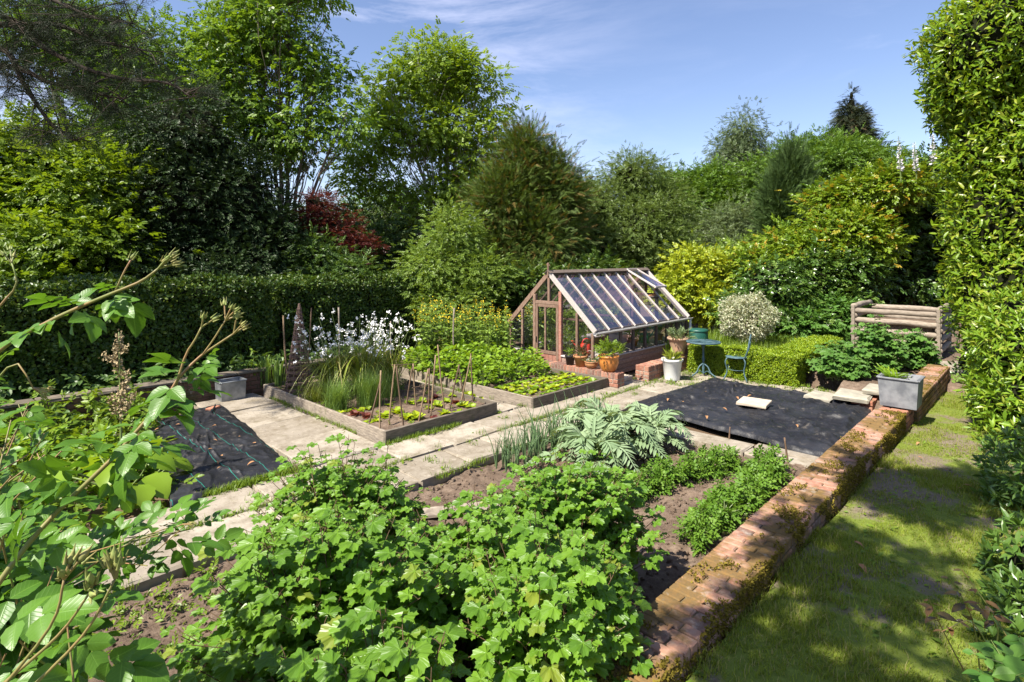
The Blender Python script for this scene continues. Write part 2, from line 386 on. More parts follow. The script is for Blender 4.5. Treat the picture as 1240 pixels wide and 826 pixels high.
M['haw']=leafmat('hawthorn_leaf',(.075,.125,.035),(.145,.20,.06),None,.1,.3); M['oak']=leafmat('oak_leaf',(.06,.13,.018),(.12,.20,.03),None,.1,.35); M['grey']=leafmat('greyish_leaf',(.085,.13,.05),(.17,.22,.085),None,.1,.3)
M['birch']=leafmat('birch_leaf',(.085,.13,.055),(.15,.205,.085),None,.1,.35); M['cyp']=leafmat('cypress_leaf',(.035,.07,.018),(.075,.12,.03),None,.1,.12,.6,.2); M['fir']=leafmat('fir_leaf',(.03,.045,.025),(.065,.08,.04),(.12,.09,.05),.08,.08,.7,.15)
M['pine']=leafmat('pine_needle',(.016,.028,.014),(.035,.05,.02),None,.1,.1,.6,.2); M['gold']=leafmat('golden_leaf',(.13,.21,.02),(.38,.40,.03),None,.1,.35); M['lime']=leafmat('lime_shrub',(.10,.17,.035),(.19,.27,.06),None,.1,.4)
M['photinia']=leafmat('climber_leaf',(.07,.15,.016),(.20,.265,.022),(.42,.29,.03),.08,.35,.35,.4); M['ivy']=leafmat('ivy_leaf',(.025,.06,.013),(.075,.14,.025),(.14,.22,.04),.15,.22,.3,.55); M['laurel']=leafmat('laurel_leaf',(.07,.145,.012),(.20,.29,.022),(.28,.33,.035),.15,.38,.3,.4)
M['choisya']=leafmat('light_shrub_leaf',(.09,.18,.02),(.20,.30,.028),(.28,.33,.04),.15,.38,.35,.45); M['shade']=leafmat('bluish_leaf',(.06,.13,.022),(.125,.21,.035),None,.1,.3,.3,.5); M['redleaf']=leafmat('red_tip_leaf',(.06,.055,.02),(.13,.07,.03),None,.1,.35,.3,.5)
M['varieg']=leafmat('variegated_leaf',(.20,.25,.11),(.58,.56,.42),None,.1,.3); M['box']=leafmat('box_leaf',(.10,.19,.015),(.29,.36,.022),None,.1,.35,.4,.4); M['mallow']=leafmat('broad_leaf',(.05,.125,.028),(.10,.20,.045),None,.1,.35,.5,.3)
M['art']=leafmat('artichoke_leaf',(.18,.27,.13),(.30,.39,.22),None,.1,.25,.6,.3); M['potato']=leafmat('potato_leaf',(.07,.155,.02),(.13,.23,.035),None,.1,.35,.5,.3); M['onion']=leafmat('onion_leaf',(.08,.15,.06),(.15,.23,.10),None,.1,.2,.4,.4)
M['lettuce']=leafmat('lettuce_leaf',(.20,.30,.02),(.38,.44,.03),None,.1,.45); M['redlet']=leafmat('red_lettuce_leaf',(.09,.02,.025),(.17,.05,.04),None,.1,.3); M['salad']=leafmat('salad_leaf',(.11,.21,.018),(.21,.32,.03),None,.1,.42); M['kale']=leafmat('kale_leaf',(.13,.22,.05),(.24,.34,.09),None,.1,.38)
M['grass']=leafmat('grass',(.14,.20,.028),(.26,.305,.06),(.36,.33,.13),.18,.5,.6,.2); M['chive']=leafmat('fine_grass',(.10,.18,.05),(.18,.27,.08),None,.1,.35); M['strap']=leafmat('strap_leaf',(.12,.17,.02),(.26,.29,.05),(.34,.30,.10),.12,.35); M['weed']=leafmat('weed_leaf',(.09,.16,.02),(.18,.26,.03),None,.1,.4); M['moss']=leafmat('wall_moss',(.07,.055,.012),(.19,.15,.035),None,.1,.15,.9,.05); M['fern']=leafmat('undergrowth_leaf',(.05,.10,.03),(.10,.17,.05),None,.1,.35)
def glassmat(name='pane_glass',tint=(.96,.97,.97),dirt_sheen=.01,rf=1.5):
    m,nt,o=newmat(name)
    tr=N(nt,'ShaderNodeBsdfTransparent'); tr.inputs[0].default_value=rgb(tint)
    gl=N(nt,'ShaderNodeBsdfGlossy'); gl.inputs['Roughness'].default_value=.02; gl.inputs[0].default_value=(.92,.88,1,1)
    fr=N(nt,'ShaderNodeFresnel'); fr.inputs[0].default_value=rf
    mx=N(nt,'ShaderNodeMixShader'); nt.links.new(fr.outputs[0],mx.inputs[0]); nt.links.new(tr.outputs[0],mx.inputs[1]); nt.links.new(gl.outputs[0],mx.inputs[2])
    df=N(nt,'ShaderNodeBsdfDiffuse'); df.inputs[0].default_value=(.45,.42,.5,1)
    m2=N(nt,'ShaderNodeMixShader'); nt.links.new(ramp(nt,noise(nt,5,5,.7,coord(nt)),.35,.75,dirt_sheen*.4,dirt_sheen*2),m2.inputs[0]); nt.links.new(mx.outputs[0],m2.inputs[1]); nt.links.new(df.outputs[0],m2.inputs[2])
    nt.links.new(m2.outputs[0],o.inputs[0]); return m
M['glass']=glassmat(); M['roof_glass']=glassmat('roof_glass',(.74,.70,.86),.028,2.6)  # roof panes: violet tint and raised pale film paint in reflected sky
def tarpmat(name,lines):
    m,nt,o=newmat(name); co=coord(nt); n=noise(nt,1.6,6,.7,co,.6); n2=noise(nt,9,6,.7,co)
    col=mixc(nt,ramp(nt,n,.42,.7,0,.7),(.012,.012,.014),(.035,.036,.042)); col=mixc(nt,ramp(nt,n2,.57,.72,0,.5),col,(.17,.145,.115)); col=mixc(nt,ramp(nt,noise(nt,38,4,.7,co),.66,.72,0,.6),col,(.22,.18,.13))
    if lines:
        s=N(nt,'ShaderNodeSeparateXYZ'); nt.links.new(co,s.inputs[0])
        w=math2(nt,'ABSOLUTE',math2(nt,'SUBTRACT',math2(nt,'FRACT',math2(nt,'MULTIPLY',s.outputs[0],3.1)),.5)); col=mixc(nt,ramp(nt,w,.005,.012,.8,0),col,(.02,.24,.18))
    wv=N(nt,'ShaderNodeTexWave'); wv.inputs['Scale'].default_value=70; nt.links.new(co,wv.inputs['Vector'])
    pbr(nt,o,col,ramp(nt,n2,.3,.7,.34,.55),.3,bump(nt,n2,.5,.02)); return m
M['tarp']=tarpmat('weed_sheet',False); M['tarp_lined']=tarpmat('lined_weed_sheet',True)
def pathmat():
    m,nt,o=newmat('paving'); co=coord(nt); r=attr(nt).outputs['Fac']; n=noise(nt,3.,6,.7,co); n2=noise(nt,28,5,.7,co)
    col=mixc(nt,r,(.25,.215,.17),(.37,.325,.26)); col=mixc(nt,ramp(nt,n,.42,.62,0,.75),col,(.16,.13,.09)); col=mixc(nt,ramp(nt,noise(nt,11,6,.75,co),.56,.66,0,.6),col,(.40,.35,.28)); col=mixc(nt,ramp(nt,n2,.56,.72,0,.5),col,(.16,.13,.085)); col=mixc(nt,ramp(nt,noise(nt,6,4,.6,co),.62,.75,0,.45),col,(.15,.14,.06))
    pbr(nt,o,col,.93,.15,bump(nt,n2,.6,.006)); return m
M['path']=pathmat()
def lawnmat():
    m,nt,o=newmat('lawn'); co=coord(nt); n=noise(nt,1.5,5,.65,co); n2=noise(nt,25,5,.7,co)
    col=mixc(nt,n2,(.09,.13,.02),(.19,.23,.04)); col=mixc(nt,ramp(nt,n,.49,.57,0,.95),col,mixc(nt,n2,(.10,.075,.055),(.25,.20,.15))); col=mixc(nt,ramp(nt,noise(nt,40,3,.6,co),.62,.7,0,.5),col,(.22,.18,.10))
    pbr(nt,o,col,.95,.1,bump(nt,n2,.9,.02)); return m
M['lawn']=lawnmat()
def groundmat():
    m,nt,o=newmat('garden_ground'); co=coord(nt); n=noise(nt,9,7,.7,co); n2=noise(nt,.35,5,.65,co)
    col=mixc(nt,n,(.075,.048,.03),(.16,.11,.07)); col=mixc(nt,ramp(nt,n2,.48,.6,0,.7),col,(.05,.07,.02)); pbr(nt,o,col,.95,.1,bump(nt,n,.8,.03)); return m
M['ground']=groundmat()
# ================================================================== SETTING
def coords(*rs):
    o=[]
    for a,b,s in rs: o.extend(np.arange(a,b,s).tolist())
    return np.array(o+[rs[-1][1]])
mb=MB(); gx=coords((-140,-20,12),(-20,-4,1.),(-4,20,.3),(20,40,1.),(40,220,12)); 
grid(mb,gx,gx,lambda x,y:-.13+.02*vnoise(x,y,.9,1)+np.clip((np.hypot(x,y)-60)/60,0,1)*3.*(1+.3*vnoise(x,y,.02,2)))
struct('ground',mb,M['ground'],'dark earth ground under the trees and beds',True)
mb=MB(); lz=lambda x,y:np.clip(.40-.022*x,.10,.42)+.018*vnoise(x,y,1.3,3)
grid(mb,np.arange(-4,12.7,.06),np.arange(-3,1.31,.06),lz)
struct('lawn',mb,M['lawn'],'strip of patchy mossy lawn beside the brick wall',True)
def soilz(x,y): return -.09+.10*np.clip((3.6-y)/2.,0,1)+.022*vnoise(x,y,3.1,4,5)+.012*vnoise(x,y,11,5,3)
mb=MB(); grid(mb,np.arange(-3,6.96,.03),np.arange(1.4,4.86,.03),soilz)
struct('vegetable_bed_soil',mb,M['soil'],'crumbly brown soil of the open vegetable bed',True)
mb=MB(); bankz=lambda x,y:-.13+.39*np.clip((x-11.7)/.25,0,1)*np.clip((y-.15)/.3,0,1)*np.clip((5.6-y)/.3,0,1)*np.clip((24-x)/3,0,1)+.03*vnoise(x,y,1.5,6)
grid(mb,np.arange(11.45,24,.15),np.arange(.2,5.6,.15),bankz); struct('planting_bank',mb,M['soil'],'raised earth behind the box hedge',True)
# paving: bevelled slabs with uneven joints
mb=MB()
def slabs(a0,a1,b0,b1,la,lb,z=0.,stag=True):
    nb=max(1,round((b1-b0)/lb)); db=(b1-b0)/nb
    for j in range(nb):
        x=a0-(U(0,.5)*la if stag else 0)
        while x<a1-.05:
            L=la*U(.85,1.12); x0=max(x,a0); x1=min(x+L,a1)
            if x1-x0>.08:
                cbox(mb,((x0+x1)/2,b0+(j+.5)*db,z-.06+U(-.010,.006)),(x1-x0-U(.012,.035),db-U(.012,.035),.12),rotx(U(-.014,.014))@rotz(U(-.018,.018)),.016,.007)
            x+=L
slabs(-3,9.55,4.87,6.10,.74,.62); slabs(9.55,10.55,4.80,5.6,.55,.42)
slabs(2.97,4.0,6.13,10.15,1.05,.98,.004,False); slabs(6.08,6.58,6.13,9.7,.5,.7); slabs(6.93,7.42,1.66,4.84,.5,.95); slabs(10.5,10.97,2.55,5.7,.47,.62,.005); slabs(10.97,11.3,2.6,5.7,.4,.5)
slabs(12.55,14.6,.55,1.65,.7,.55,.27); slabs(8.75,9.6,5.55,6.55,.45,.9,.012)
struct('path',mb,M['path'],'pale worn concrete paving slabs between the beds')
mb=MB()   # weeds and grass in the joints
def blades(mb,P,h,w=.006,lean=.5,seg=3,rn=None):
    P=np.asarray(P,float);n=len(P); az=U(0,2*PI,n); hh=h*U(.5,1.2,n) if np.isscalar(h) else h
    ln=lean*U(.2,1.1,n); d=np.stack([np.cos(az),np.sin(az),0*az],1); s=np.stack([-np.sin(az),np.cos(az),0*az],1)
    V=[]
    for k in range(seg+1):
        t=k/seg; c=P+d*(ln*hh*t**2)[:,None]+np.array((0,0,1.))*(hh*t*(1-.35*np.minimum(ln,1)*t))[:,None]; ww=w*(1-t**1.5)+.0004
        V+= [c-s*ww/2,c+s*ww/2]
    V=np.stack(V,1); k=2*(seg+1); base=np.arange(n)*k
    q=np.concatenate([np.stack([base+2*i,base+2*i+1,base+2*i+3,base+2*i+2],1) for i in range(seg)])
    r=U(0,1,n) if rn is None else rn
    mb.add(V.reshape(-1,3),[q],np.tile(r,seg))
def tufts(pts,n,rad,h,w=.006,lean=.6):
    pts=np.asarray(pts,float); P=np.repeat(pts,n,0); P[:,:2]+=rng.normal(0,rad,(len(P),2)); blades(mb,P,h,w,lean)
L=[]
for x in np.arange(.2,10.4,.05):
    for xx in np.arange(4.9,6.1,.05):
        if U(0,1)<.10 and abs((x*1.351+(.5 if xx>5.48 else 0))%1-.5)<.06: L.append((x,xx,-.01))
    if vnoise(x,0,1.7,7)>-.25: L.append((x,5.485+U(-.02,.02),-.01))
    if vnoise(x,3,1.3,8)>-.5 and (4.0<x<6.1 or 6.6<x<8.8): L+= [(x,6.11,-.005),(x,6.09,.0)]
    if vnoise(x,5,1.9,9)>.3: L.append((x,4.86,-.03))
for x in np.arange(6.1,10,.05):
    if vnoise(x,x,1.1,2)>.1: L.append((4.02+U(-.03,.02),x,-.005))
    if vnoise(x,1,1.5,4)>0: L.append((6.58,x,0)); L.append((6.07,x,0))
for k in range(60): L.append((U(9.6,11.2),U(4.7,5.5),0)); L.append((U(10.5,11.3),U(2.6,4.8),0))
for k in range(90):
    a=U(1.9,3.0); L.append((a,6.12+U(-.05,.03),0)); 
tufts(L,16,.035,.075)
P=np.array([L[i] for i in rng.integers(0,len(L),900)]); P[:,:2]+=rng.normal(0,.05,(900,2)); P[:,2]+=.02
scatter(mb,leaf2(.6),P,rdir(900)*np.array((1,1,.3)),np.tile((0,0,1.),(900,1))+rdir(900)*.5,U(.03,.07,900))
tag(obj('path_weeds',mb,M['weed']),'weeds and grass tufts growing in the paving joints','weeds',None,'stuff')
mb=MB(); n=1500; P=np.stack([U(.2,10.5,n),U(4.9,6.1,n),np.full(n,.012)],1); Q=np.stack([U(3.,4.,500),U(6.1,10,500),np.full(500,.014)],1); P=np.concatenate([P,Q]); n=len(P)
scatter(mb,leaf2(.6),P,rdir(n)*np.array((1,1,.1)),np.tile((0,0,1.),(n,1))+rdir(n)*.2,.008+.02*rng.beta(1,4,n)); tag(obj('path_litter',mb,M['litter']),'scattered crumbs, twigs and leaf litter on the paving','litter',None,'stuff')
# lawn grass
mb=MB(); n=120000
P=np.stack([1.6+11*rng.beta(1,1.5,n),U(-.35,1.29,n),np.zeros(n)],1); bare=vnoise(P[:,0],P[:,1],2.2,10); P=P[(bare<.08)|(U(0,1,len(P))<.18)]
P[:,2]=lz(P[:,0],P[:,1])-.005; vis=(P[:,1]/np.maximum(P[:,0],.1))>-.12; P=P[vis]
hh=(.030+.035*np.clip(vnoise(P[:,0],P[:,1],1.1,15)+.3,0,1.2))*U(.5,1.25,len(P)); blades(mb,P,hh,.005,.8,2)
tag(obj('grass',mb,M['grass']),'short yellowish grass blades covering the lawn','grass',None,'stuff')
mb=MB(); n=900; P=np.stack([U(1.8,9,n),U(.1,1.28,n),np.zeros(n)],1); P=P[vnoise(P[:,0],P[:,1],1.6,12)>.15]; P[:,2]=lz(P[:,0],P[:,1])+.012; n=len(P)
scatter(mb,leaf2(.55),P,rdir(n)*np.array((1,1,.25)),np.tile((0,0,1.),(n,1))+rdir(n)*.4,U(.03,.06,n)); tag(obj('lawn_weeds',mb,M['weed']),'flat clover and daisy leaves in the lawn','weeds',None,'stuff')
# soil clods and litter
mb=MB(); n=5200; P=np.stack([U(.2,6.9,n),U(1.65,4.8,n),np.zeros(n)],1); P[:,2]=soilz(P[:,0],P[:,1])+.004
for p in P[:3000]: cbox(mb,p,U(.008,.03,3)*rng.choice((1,1,1,1.8)),frame(rdir(1)[0]),.008,.002)
tag(obj('soil_clods',mb,M['soil']),'clods and crumbs of dry soil','soil clods',None,'stuff')
mb=MB(); n=700; P=np.stack([U(.2,6.9,n),U(1.65,4.85,n),np.zeros(n)],1); P[:,2]=soilz(P[:,0],P[:,1])+.02
scatter(mb,leaf2(.5),P,rdir(n)*np.array((1,1,.4)),np.tile((0,0,1.),(n,1))+rdir(n)*.6,U(.02,.05,n)); n=500; P=np.stack([U(.5,3.2,n),U(3.2,4.9,n),np.zeros(n)],1); P[:,2]=soilz(P[:,0],P[:,1])+.03
scatter(mb,SPR,P,rdir(n)*np.array((1,1,.6)),np.tile((0,0,1.),(n,1))+rdir(n)*.6,U(.05,.12,n)); tag(obj('soil_weeds',mb,M['weed']),'small seedlings and weeds on the open soil','weeds',None,'stuff')
# ================================================================== BRICKWORK
def brick_wall(name,label,a0,a1,b0,b1,z0,z1,mat,mort,top='rows',face='stretch',loc=None,group=None,cat='wall',topjit=.003):
    """walls along x (a); top 'rows': bricks laid across the wall; face 'soldier': upright top course on the end faces"""
    t=thing(name,label,cat,((a0+a1)/2,(b0+b1)/2,z0),group)
    c=MB(); cbox(c,((a0+a1)/2,(b0+b1)/2,(z0+z1)/2-.006),(a1-a0-.014,b1-b0-.014,z1-z0-.012),None,.004); obj('mortar',c,mort,t)
    m=MB(); ch=.075; th=.068
    alongx=(a1-a0)>=(b1-b0); L0,L1=(a0,a1) if alongx else (b0,b1); W0,W1=(b0,b1) if alongx else (a0,a1)
    def put(l,w,z,sl,sw,sz):
        j=rotz(U(-.005,.005))@rotx(U(-.006,.006))
        if alongx: cbox(m,(l,w,z),(sl,sw,sz),j,.007,.0013)
        else: cbox(m,(w,l,z),(sw,sl,sz),j,.007,.0013)
    tz=.105 if top=='soldier' else .068
    x=L0; k=0
    while x<L1-.03:
        p=.0755; 
        if W1-W0>.28:
            sp=(W1-W0)*(.655 if k%2 else .335); e=.006
            put(x+p/2,W0+sp/2-e/2,z1-tz/2+U(-topjit,topjit),p-.006,sp-.008,tz); put(x+p/2,(W0+sp+W1)/2,z1-tz/2+U(-topjit,topjit),p-.006,W1-W0-sp-.006,tz)
        else: put(x+p/2,(W0+W1)/2,z1-tz/2+U(-topjit,topjit)*.5,p-.010,W1-W0,tz)
        x+=p;k+=1
    z=z1-tz-.008; r=0
    while z>z0+.01:
        x=L0-(0 if r%2 else .11)
        while x<L1-.02:
            xa=max(x,L0); xb=min(x+.222,L1)
            if xb-xa>.03:
                for w in (W0+.05,W1-.05): put((xa+xb)/2,w+U(-.003,.003),z-th/2,xb-xa-.010,.106,th-.004)
            x+=.225
        y=W0+.11
        for l in (L0+.05,L1-.05):
            if W1-W0>.24: put(l,(W0+W1)/2,z-th/2,.106,W1-W0-.22,th-.004)
        z-=ch; r+=1
    obj('bricks',m,mat,t); return t
w1=brick_wall('brick_wall','long low mossy brick wall running from the foreground to the grey planter',.9,8.42,1.29,1.625,-.05,.45,M['brick_mossy'],M['mortar_dark'])
w2=brick_wall('brick_wall','short far end of the low brick wall beyond the grey planter',9.12,12.5,1.26,1.585,-.05,.47,M['brick_mossy'],M['mortar_dark'])
mb=MB(); n=52000; x=U(1.2,12.4,n); sd=U(0,1,n)<.5; y=np.where(sd,1.285,1.29+.33*rng.beta(.9,1.5,n)); z=np.where(sd,.47-.30*U(0,1,n)**1.3,.462); ok=((vnoise(x,y*2+z*2,1.9,21)+.6*vnoise(x,y+z,7,22)> np.where(sd,-.7,.80-.7*(y<1.34))))&~((x>8.4)&(x<9.12)); P=np.stack([x,y,z],1)[ok]; n=len(P)
scatter(mb,leaf2(.7),P,nrm(rdir(n)+np.where(sd[ok][:,None],(0,-.5,.2),(0,0,.5))),rdir(n),U(.010,.024,n)); tag(obj('moss',mb,M['moss']),'brown green moss growing on the low brick wall','moss',None,'stuff')
brick_wall('brick_pier','small brick footing below the grey planter',8.46,9.08,1.30,1.60,.0,.43,M['brick_old'],M['mortar_dark'])
brick_wall('brick_wall','low brick wall with upright top bricks carrying the row of pots before the greenhouse gable',8.72,8.95,5.70,7.88,-.1,.26,M['brick'],M['mortar'],top='soldier')
brick_wall('brick_wall','low brick wall beside the white pot and the entrance slab',9.6,11.35,5.58,5.87,-.1,.29,M['brick'],M['mortar'],top='soldier')
brick_wall('brick_pier','taller brick pier by the green water butt behind the table',11.42,12.05,5.52,5.86,-.1,.47,M['brick'],M['mortar'],top='soldier')
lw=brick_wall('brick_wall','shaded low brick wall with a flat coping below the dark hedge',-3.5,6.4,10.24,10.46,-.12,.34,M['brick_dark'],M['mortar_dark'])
mb=MB()
for k in range(11): cbox(mb,(-3.05+k*.9,10.35,.365),(.885,.28,.045),rotx(U(-.02,.02)),.008,.003)
obj('coping',mb,M['board_dark'],lw)
mb=MB(); cbox(mb,(9.28,6.22,.035),(.62,.62,.07),rotz(.02),.012,.004); tag(obj('entrance_slab',mb,M['pale_slab']),'pale square slab between the two greenhouse brick walls','slab')
# stone steps by the planter
for (x,y,z,sx,sy,lb) in ((10.28,2.72,.075,.52,.42,'lowest flat stone slab of the rough steps beside the black sheet'),(10.30,2.28,.16,.55,.48,'middle thick stone slab of the rough steps, on old bricks'),(10.65,1.98,.25,.55,.40,'upper stone slab of the rough steps near the wall'),(11.2,1.85,.335,.6,.36,'top stone slab lying against the far brick wall')):
    mb=MB(); cbox(mb,(x,y,z),(sx,sy,.07),rotz(U(-.08,.08)),.015,.008); tag(obj('stone_step',mb,M['slate']),lb,'stone slab','stone slabs of the rough steps')
mb=MB()
for k in range(3): 
    for q in range(3): cbox(mb,(10.12+.22*q+.1,2.12,-.03+.075*k),(.215,.30,.066),None,.006,.003)
tag(obj('step_bricks',mb,M['brick_old']),'old bricks stacked under the stone steps','bricks')
mb=MB(); grid(mb,np.arange(9.9,11.5,.08),np.arange(1.62,2.6,.08),lambda x,y:np.clip(.02+.22*(x-10.1)/.8,-.02,.25)+.015*vnoise(x,y,5,5)); struct('step_earth',mb,M['soil'],'earth packed round the stone steps',True)
# ================================================================== RAISED BEDS
def bed(label,a0,a1,b0,b1,zt,soil,th=.045):
    t=thing('raised_bed',label,'raised bed',((a0+a1)/2,(b0+b1)/2,0))
    for nm,c,s,mt in (('side_board',((a0),(b0+b1)/2,zt/2-.03),(th,b1-b0,zt+.06),'board'),('side_board',((a1),(b0+b1)/2,zt/2-.03),(th,b1-b0,zt+.06),'board_dark'),('end_board',((a0+a1)/2,b0-.003,zt/2-.03),(a1-a0+th+.006,th,zt+.056),'board_dark'),('end_board',((a0+a1)/2,b1,zt/2-.03),(a1-a0,th,zt+.05),'board_dark')):  # only the sunward side board stays pale; the others carry painted shade
        m=MB(); cbox(m,c,s,None,.007,.002); obj(nm,m,M[mt],t)
    for cx,cy in ((a0+.05,b0+.05),(a1-.05,b0+.05),(a0+.05,(b0+b1)/2)):
        m=MB(); cbox(m,(cx,cy,zt/2-.04),(.05,.05,zt+.04),None,.004); obj('corner_post',m,M['board_dark'],t)
    m=MB(); grid(m,np.arange(a0,a1+.03,.03),np.arange(b0,b1+.03,.03),lambda x,y:zt-.07+.018*vnoise(x,y,3,6)+.012*vnoise(x,y,12,2)); o=obj('soil',m,M['soil'],t,True); return t
bed('timber raised bed holding the canes, lettuces and white flowers',4.05,6.02,6.16,9.95,.17,None)
bed('timber raised bed in front of the greenhouse with salad rows',6.63,8.68,5.92,9.95,.17,None)
# ================================================================== SHEETS
def sheet(name,label,quad,mat,amp,z0,seed,n=150):
    q=np.array(quad,float); m=MB(); s=np.linspace(0,1,n); S,Tt=np.meshgrid(s,s,indexing='ij')
    e=.035*vnoise(S*3,Tt*3,1.4,seed); 
    P=(q[0][None,None]*((1-S)*(1-Tt))[...,None]+q[1]*(S*(1-Tt))[...,None]+q[2]*(S*Tt)[...,None]+q[3]*((1-S)*Tt)[...,None])
    edge=np.minimum.reduce([S,1-S,Tt,1-Tt])
    P[...,0]+=.05*vnoise(Tt*4,S*0,1.,seed+1)*(1-np.clip(edge*8,0,1)); P[...,1]+=.05*vnoise(S*4,Tt*0,1.,seed+2)*(1-np.clip(edge*8,0,1))
    rid=np.abs(vnoise(P[...,0]+.4*vnoise(P[...,0],P[...,1],.6,seed),P[...,1],1.5,seed+3,3)); 
    rid2=np.abs(vnoise(P[...,1],P[...,0]+.5*vnoise(P[...,0],P[...,1],.9,seed+8),2.6,seed+9,2)); Z=z0+amp*(.8*vnoise(P[...,0],P[...,1],.7,seed,3)+.9*(1-np.clip(rid*3.6,0,1))+.6*(1-np.clip(rid2*4,0,1))+.3*vnoise(P[...,0],P[...,1],4.3,seed+4,3))
    Z=Z+amp*1.1*np.exp(-((edge-.02)/.014)**2)*(vnoise(P[...,0],P[...,1],1.2,seed+6)>-.2); 
    for fa,fb,fc in ((1.,.35,.55),(.8,-.6,.12),(.2,1.,.45),(1.,-1.1,-.15),(.35,1.,.95),(1.,.1,.22)):
        ds=(fa*S+fb*Tt-fc+.03*np.sin(7*S+5*Tt))/math.hypot(fa,fb); Z=Z+amp*.9*np.exp(-(ds/.012)**2)*np.clip(.6+vnoise(S*5,Tt*5,.8,seed+fc*9 if False else seed),0,1)
    Z=Z*np.clip(edge*14,.3,1); Z=np.where(edge<.006,-.03,Z); Z=np.maximum(Z,.014*(edge>.01)-.03*(edge<.006))
    V=np.concatenate([P,Z[...,None]],-1).reshape(-1,3); i=(np.arange(n-1)[:,None]*n+np.arange(n-1)[None]).ravel(); m.add(V,[np.stack([i,i+n,i+n+1,i+1],1)])
    return tag(obj(name,m,mat,None,True,loc=(q[:,0].mean(),q[:,1].mean(),0)),label,'weed sheet'), (lambda x,y:0)
sheet('weed_sheet','large black plastic weed sheet with a slab lying on it',[(7.47,1.72),(10.5,1.98),(10.72,4.78),(7.86,4.92)],M['tarp'],.042,.045,5)
# raised far corner of the sheet
sheet('weed_sheet','black woven weed sheet with green threads on the left bed',[(1.62,6.2),(2.86,6.16),(3.25,9.75),(2.0,9.3)],M['tarp_lined'],.024,.04,9)
mb=MB(); cbox(mb,(9.02,3.36,.105),(.42,.44,.05),rotz(.12),.008,.003); tag(obj('paving_slab',mb,M['pale_slab']),'single square slab weighing down the large black sheet','slab')
mb=MB(); cbox(mb,(3.0,9.3,.06),(.2,.1,.065),rotz(.5),.006,.002); tag(obj('brick',mb,M['brick_old']),'loose brick holding the far corner of the left black sheet','brick')
mb=MB(); scatter(mb,leafgrid(.5,.12,.3,5),np.zeros((1,3)),[(1,0,0)],[(0,0,1)],.11); dl=obj('dry_leaf',mb,M['dry'],None,True,loc=(0,0,0)); dl.location=(2.3,7.3,.09)
tag(dl,'dry brown leaf lying on the left black sheet','leaf','dry leaves on the left sheet')
dl.scale=(.6,.6,.6)
for k in range(13): d=dup(dl,(U(1.9,2.95),U(6.4,9.0),.075+U(0,.02)),U(0,6),U(.3,.75))
for k in range(9): dup(dl,(U(7.8,10.3),U(2.2,4.6),.085),U(0,6),U(.4,.8),'dry brown leaf lying on the large black sheet','dry leaves on the large sheet')
for k in range(7): dup(dl,(U(1.6,3.0),U(1.33,1.55),.462),U(0,6),U(.4,.8),'dry brown leaf lying on the mossy brick wall','dry leaves on the wall')
for k in range(8): 
    x=U(3.5,9);y=U(.5,1.1); dup(dl,(x,y,float(lz(x,y))+.03),U(0,6),U(.4,.8),'dry brown leaf lying on the lawn','dry leaves on the lawn')
# ================================================================== GREENHOUSE
G0,G1,YE,YF,YR,ZE,ZR=9.2,13.2,6.60,8.90,7.75,.93,2.04
gh=thing('greenhouse','cedar framed glass greenhouse with a pitched roof on a timber base','greenhouse',(11.2,YR,0))
def gp(name,mat,fn,parent=gh,smooth=False): m=MB(); fn(m); return obj(name,m,M[mat],parent,smooth)
# timber base boards
def base(m):
    for k in range(4):
        z=-.08+.1*k+.05
        for y in (YE,YF): cbox(m,((G0+G1)/2,y+(.012*(k%2)-.006),z),(G1-G0+.02,.03,.094),rotx(.06 if y==YE else -.06),.006,.002)
        for x in (G0,G1): cbox(m,(x,YR,z),(.03,YF-YE-.04,.094),None,.006,.002)
gp('timber_base','cedar_base',base)
gp('floor','pale_slab',lambda m:cbox(m,((G0+G1)/2,YR,-.02),(G1-G0-.1,YF-YE-.1,.06),None,.004))
for y in (YE,YF): gp('sill','cedar_pale',lambda m:cbox(m,((G0+G1)/2,y,.335),(G1-G0+.06,.09,.03),None,.005))
for y in (YE,YF): gp('wall_plate','cedar_dark',lambda m:cbox(m,((G0+G1)/2,y,ZE-.035),(G1-G0,.05,.06),None,.004))
NB=8; dx=(G1-G0)/NB
sl=math.atan2(ZR-ZE,YR-YE)
for i in range(NB+1):
    x=G0+i*dx
    for y in (YE,YF):
        o=gp('window_post','cedar_dark' if y==YE and i>0 else 'cedar',lambda m:cbox(m,(x,y,(.35+ZE-.065)/2),(.055,.06,ZE-.065-.35),None,.004))  # front posts take darker cedar, eave shade put into the colour
        gp('glazing_bar' if 0<i<NB else 'bargeboard','cedar_pale' if y==YE else 'cedar',lambda m:bar(m,(x,y-.06*np.sign(YR-y),ZE-.055+.03),(x,YR,ZR+.03),.026 if 0<i<NB else .045,.04 if 0<i<NB else .10,(1,0,0) if False else (0,0,1)))
for i in range(NB):
    x=G0+(i+.5)*dx
    for y in (YE,YF):
        sg=np.sign(YR-y); vent=(i==6 and y==YE)
        p0=np.array((x,y-.03*sg,ZE-.02)); p1=np.array((x,YR,ZR+.005))
        if vent: p1=p0+(p1-p0)*.42
        hx=np.array((dx/2-.025,0,0)); gp('roof_pane','roof_glass',lambda m:m.add([p0-hx,p0+hx,p1+hx,p1-hx],[[(0,1,2,3)]]))
        gp('window_pane','glass',lambda m:m.add([(x-dx/2+.028,y,.35),(x+dx/2-.028,y,.35),(x+dx/2-.028,y,ZE-.065),(x-dx/2+.028,y,ZE-.065)],[[(0,1,2,3)]]))
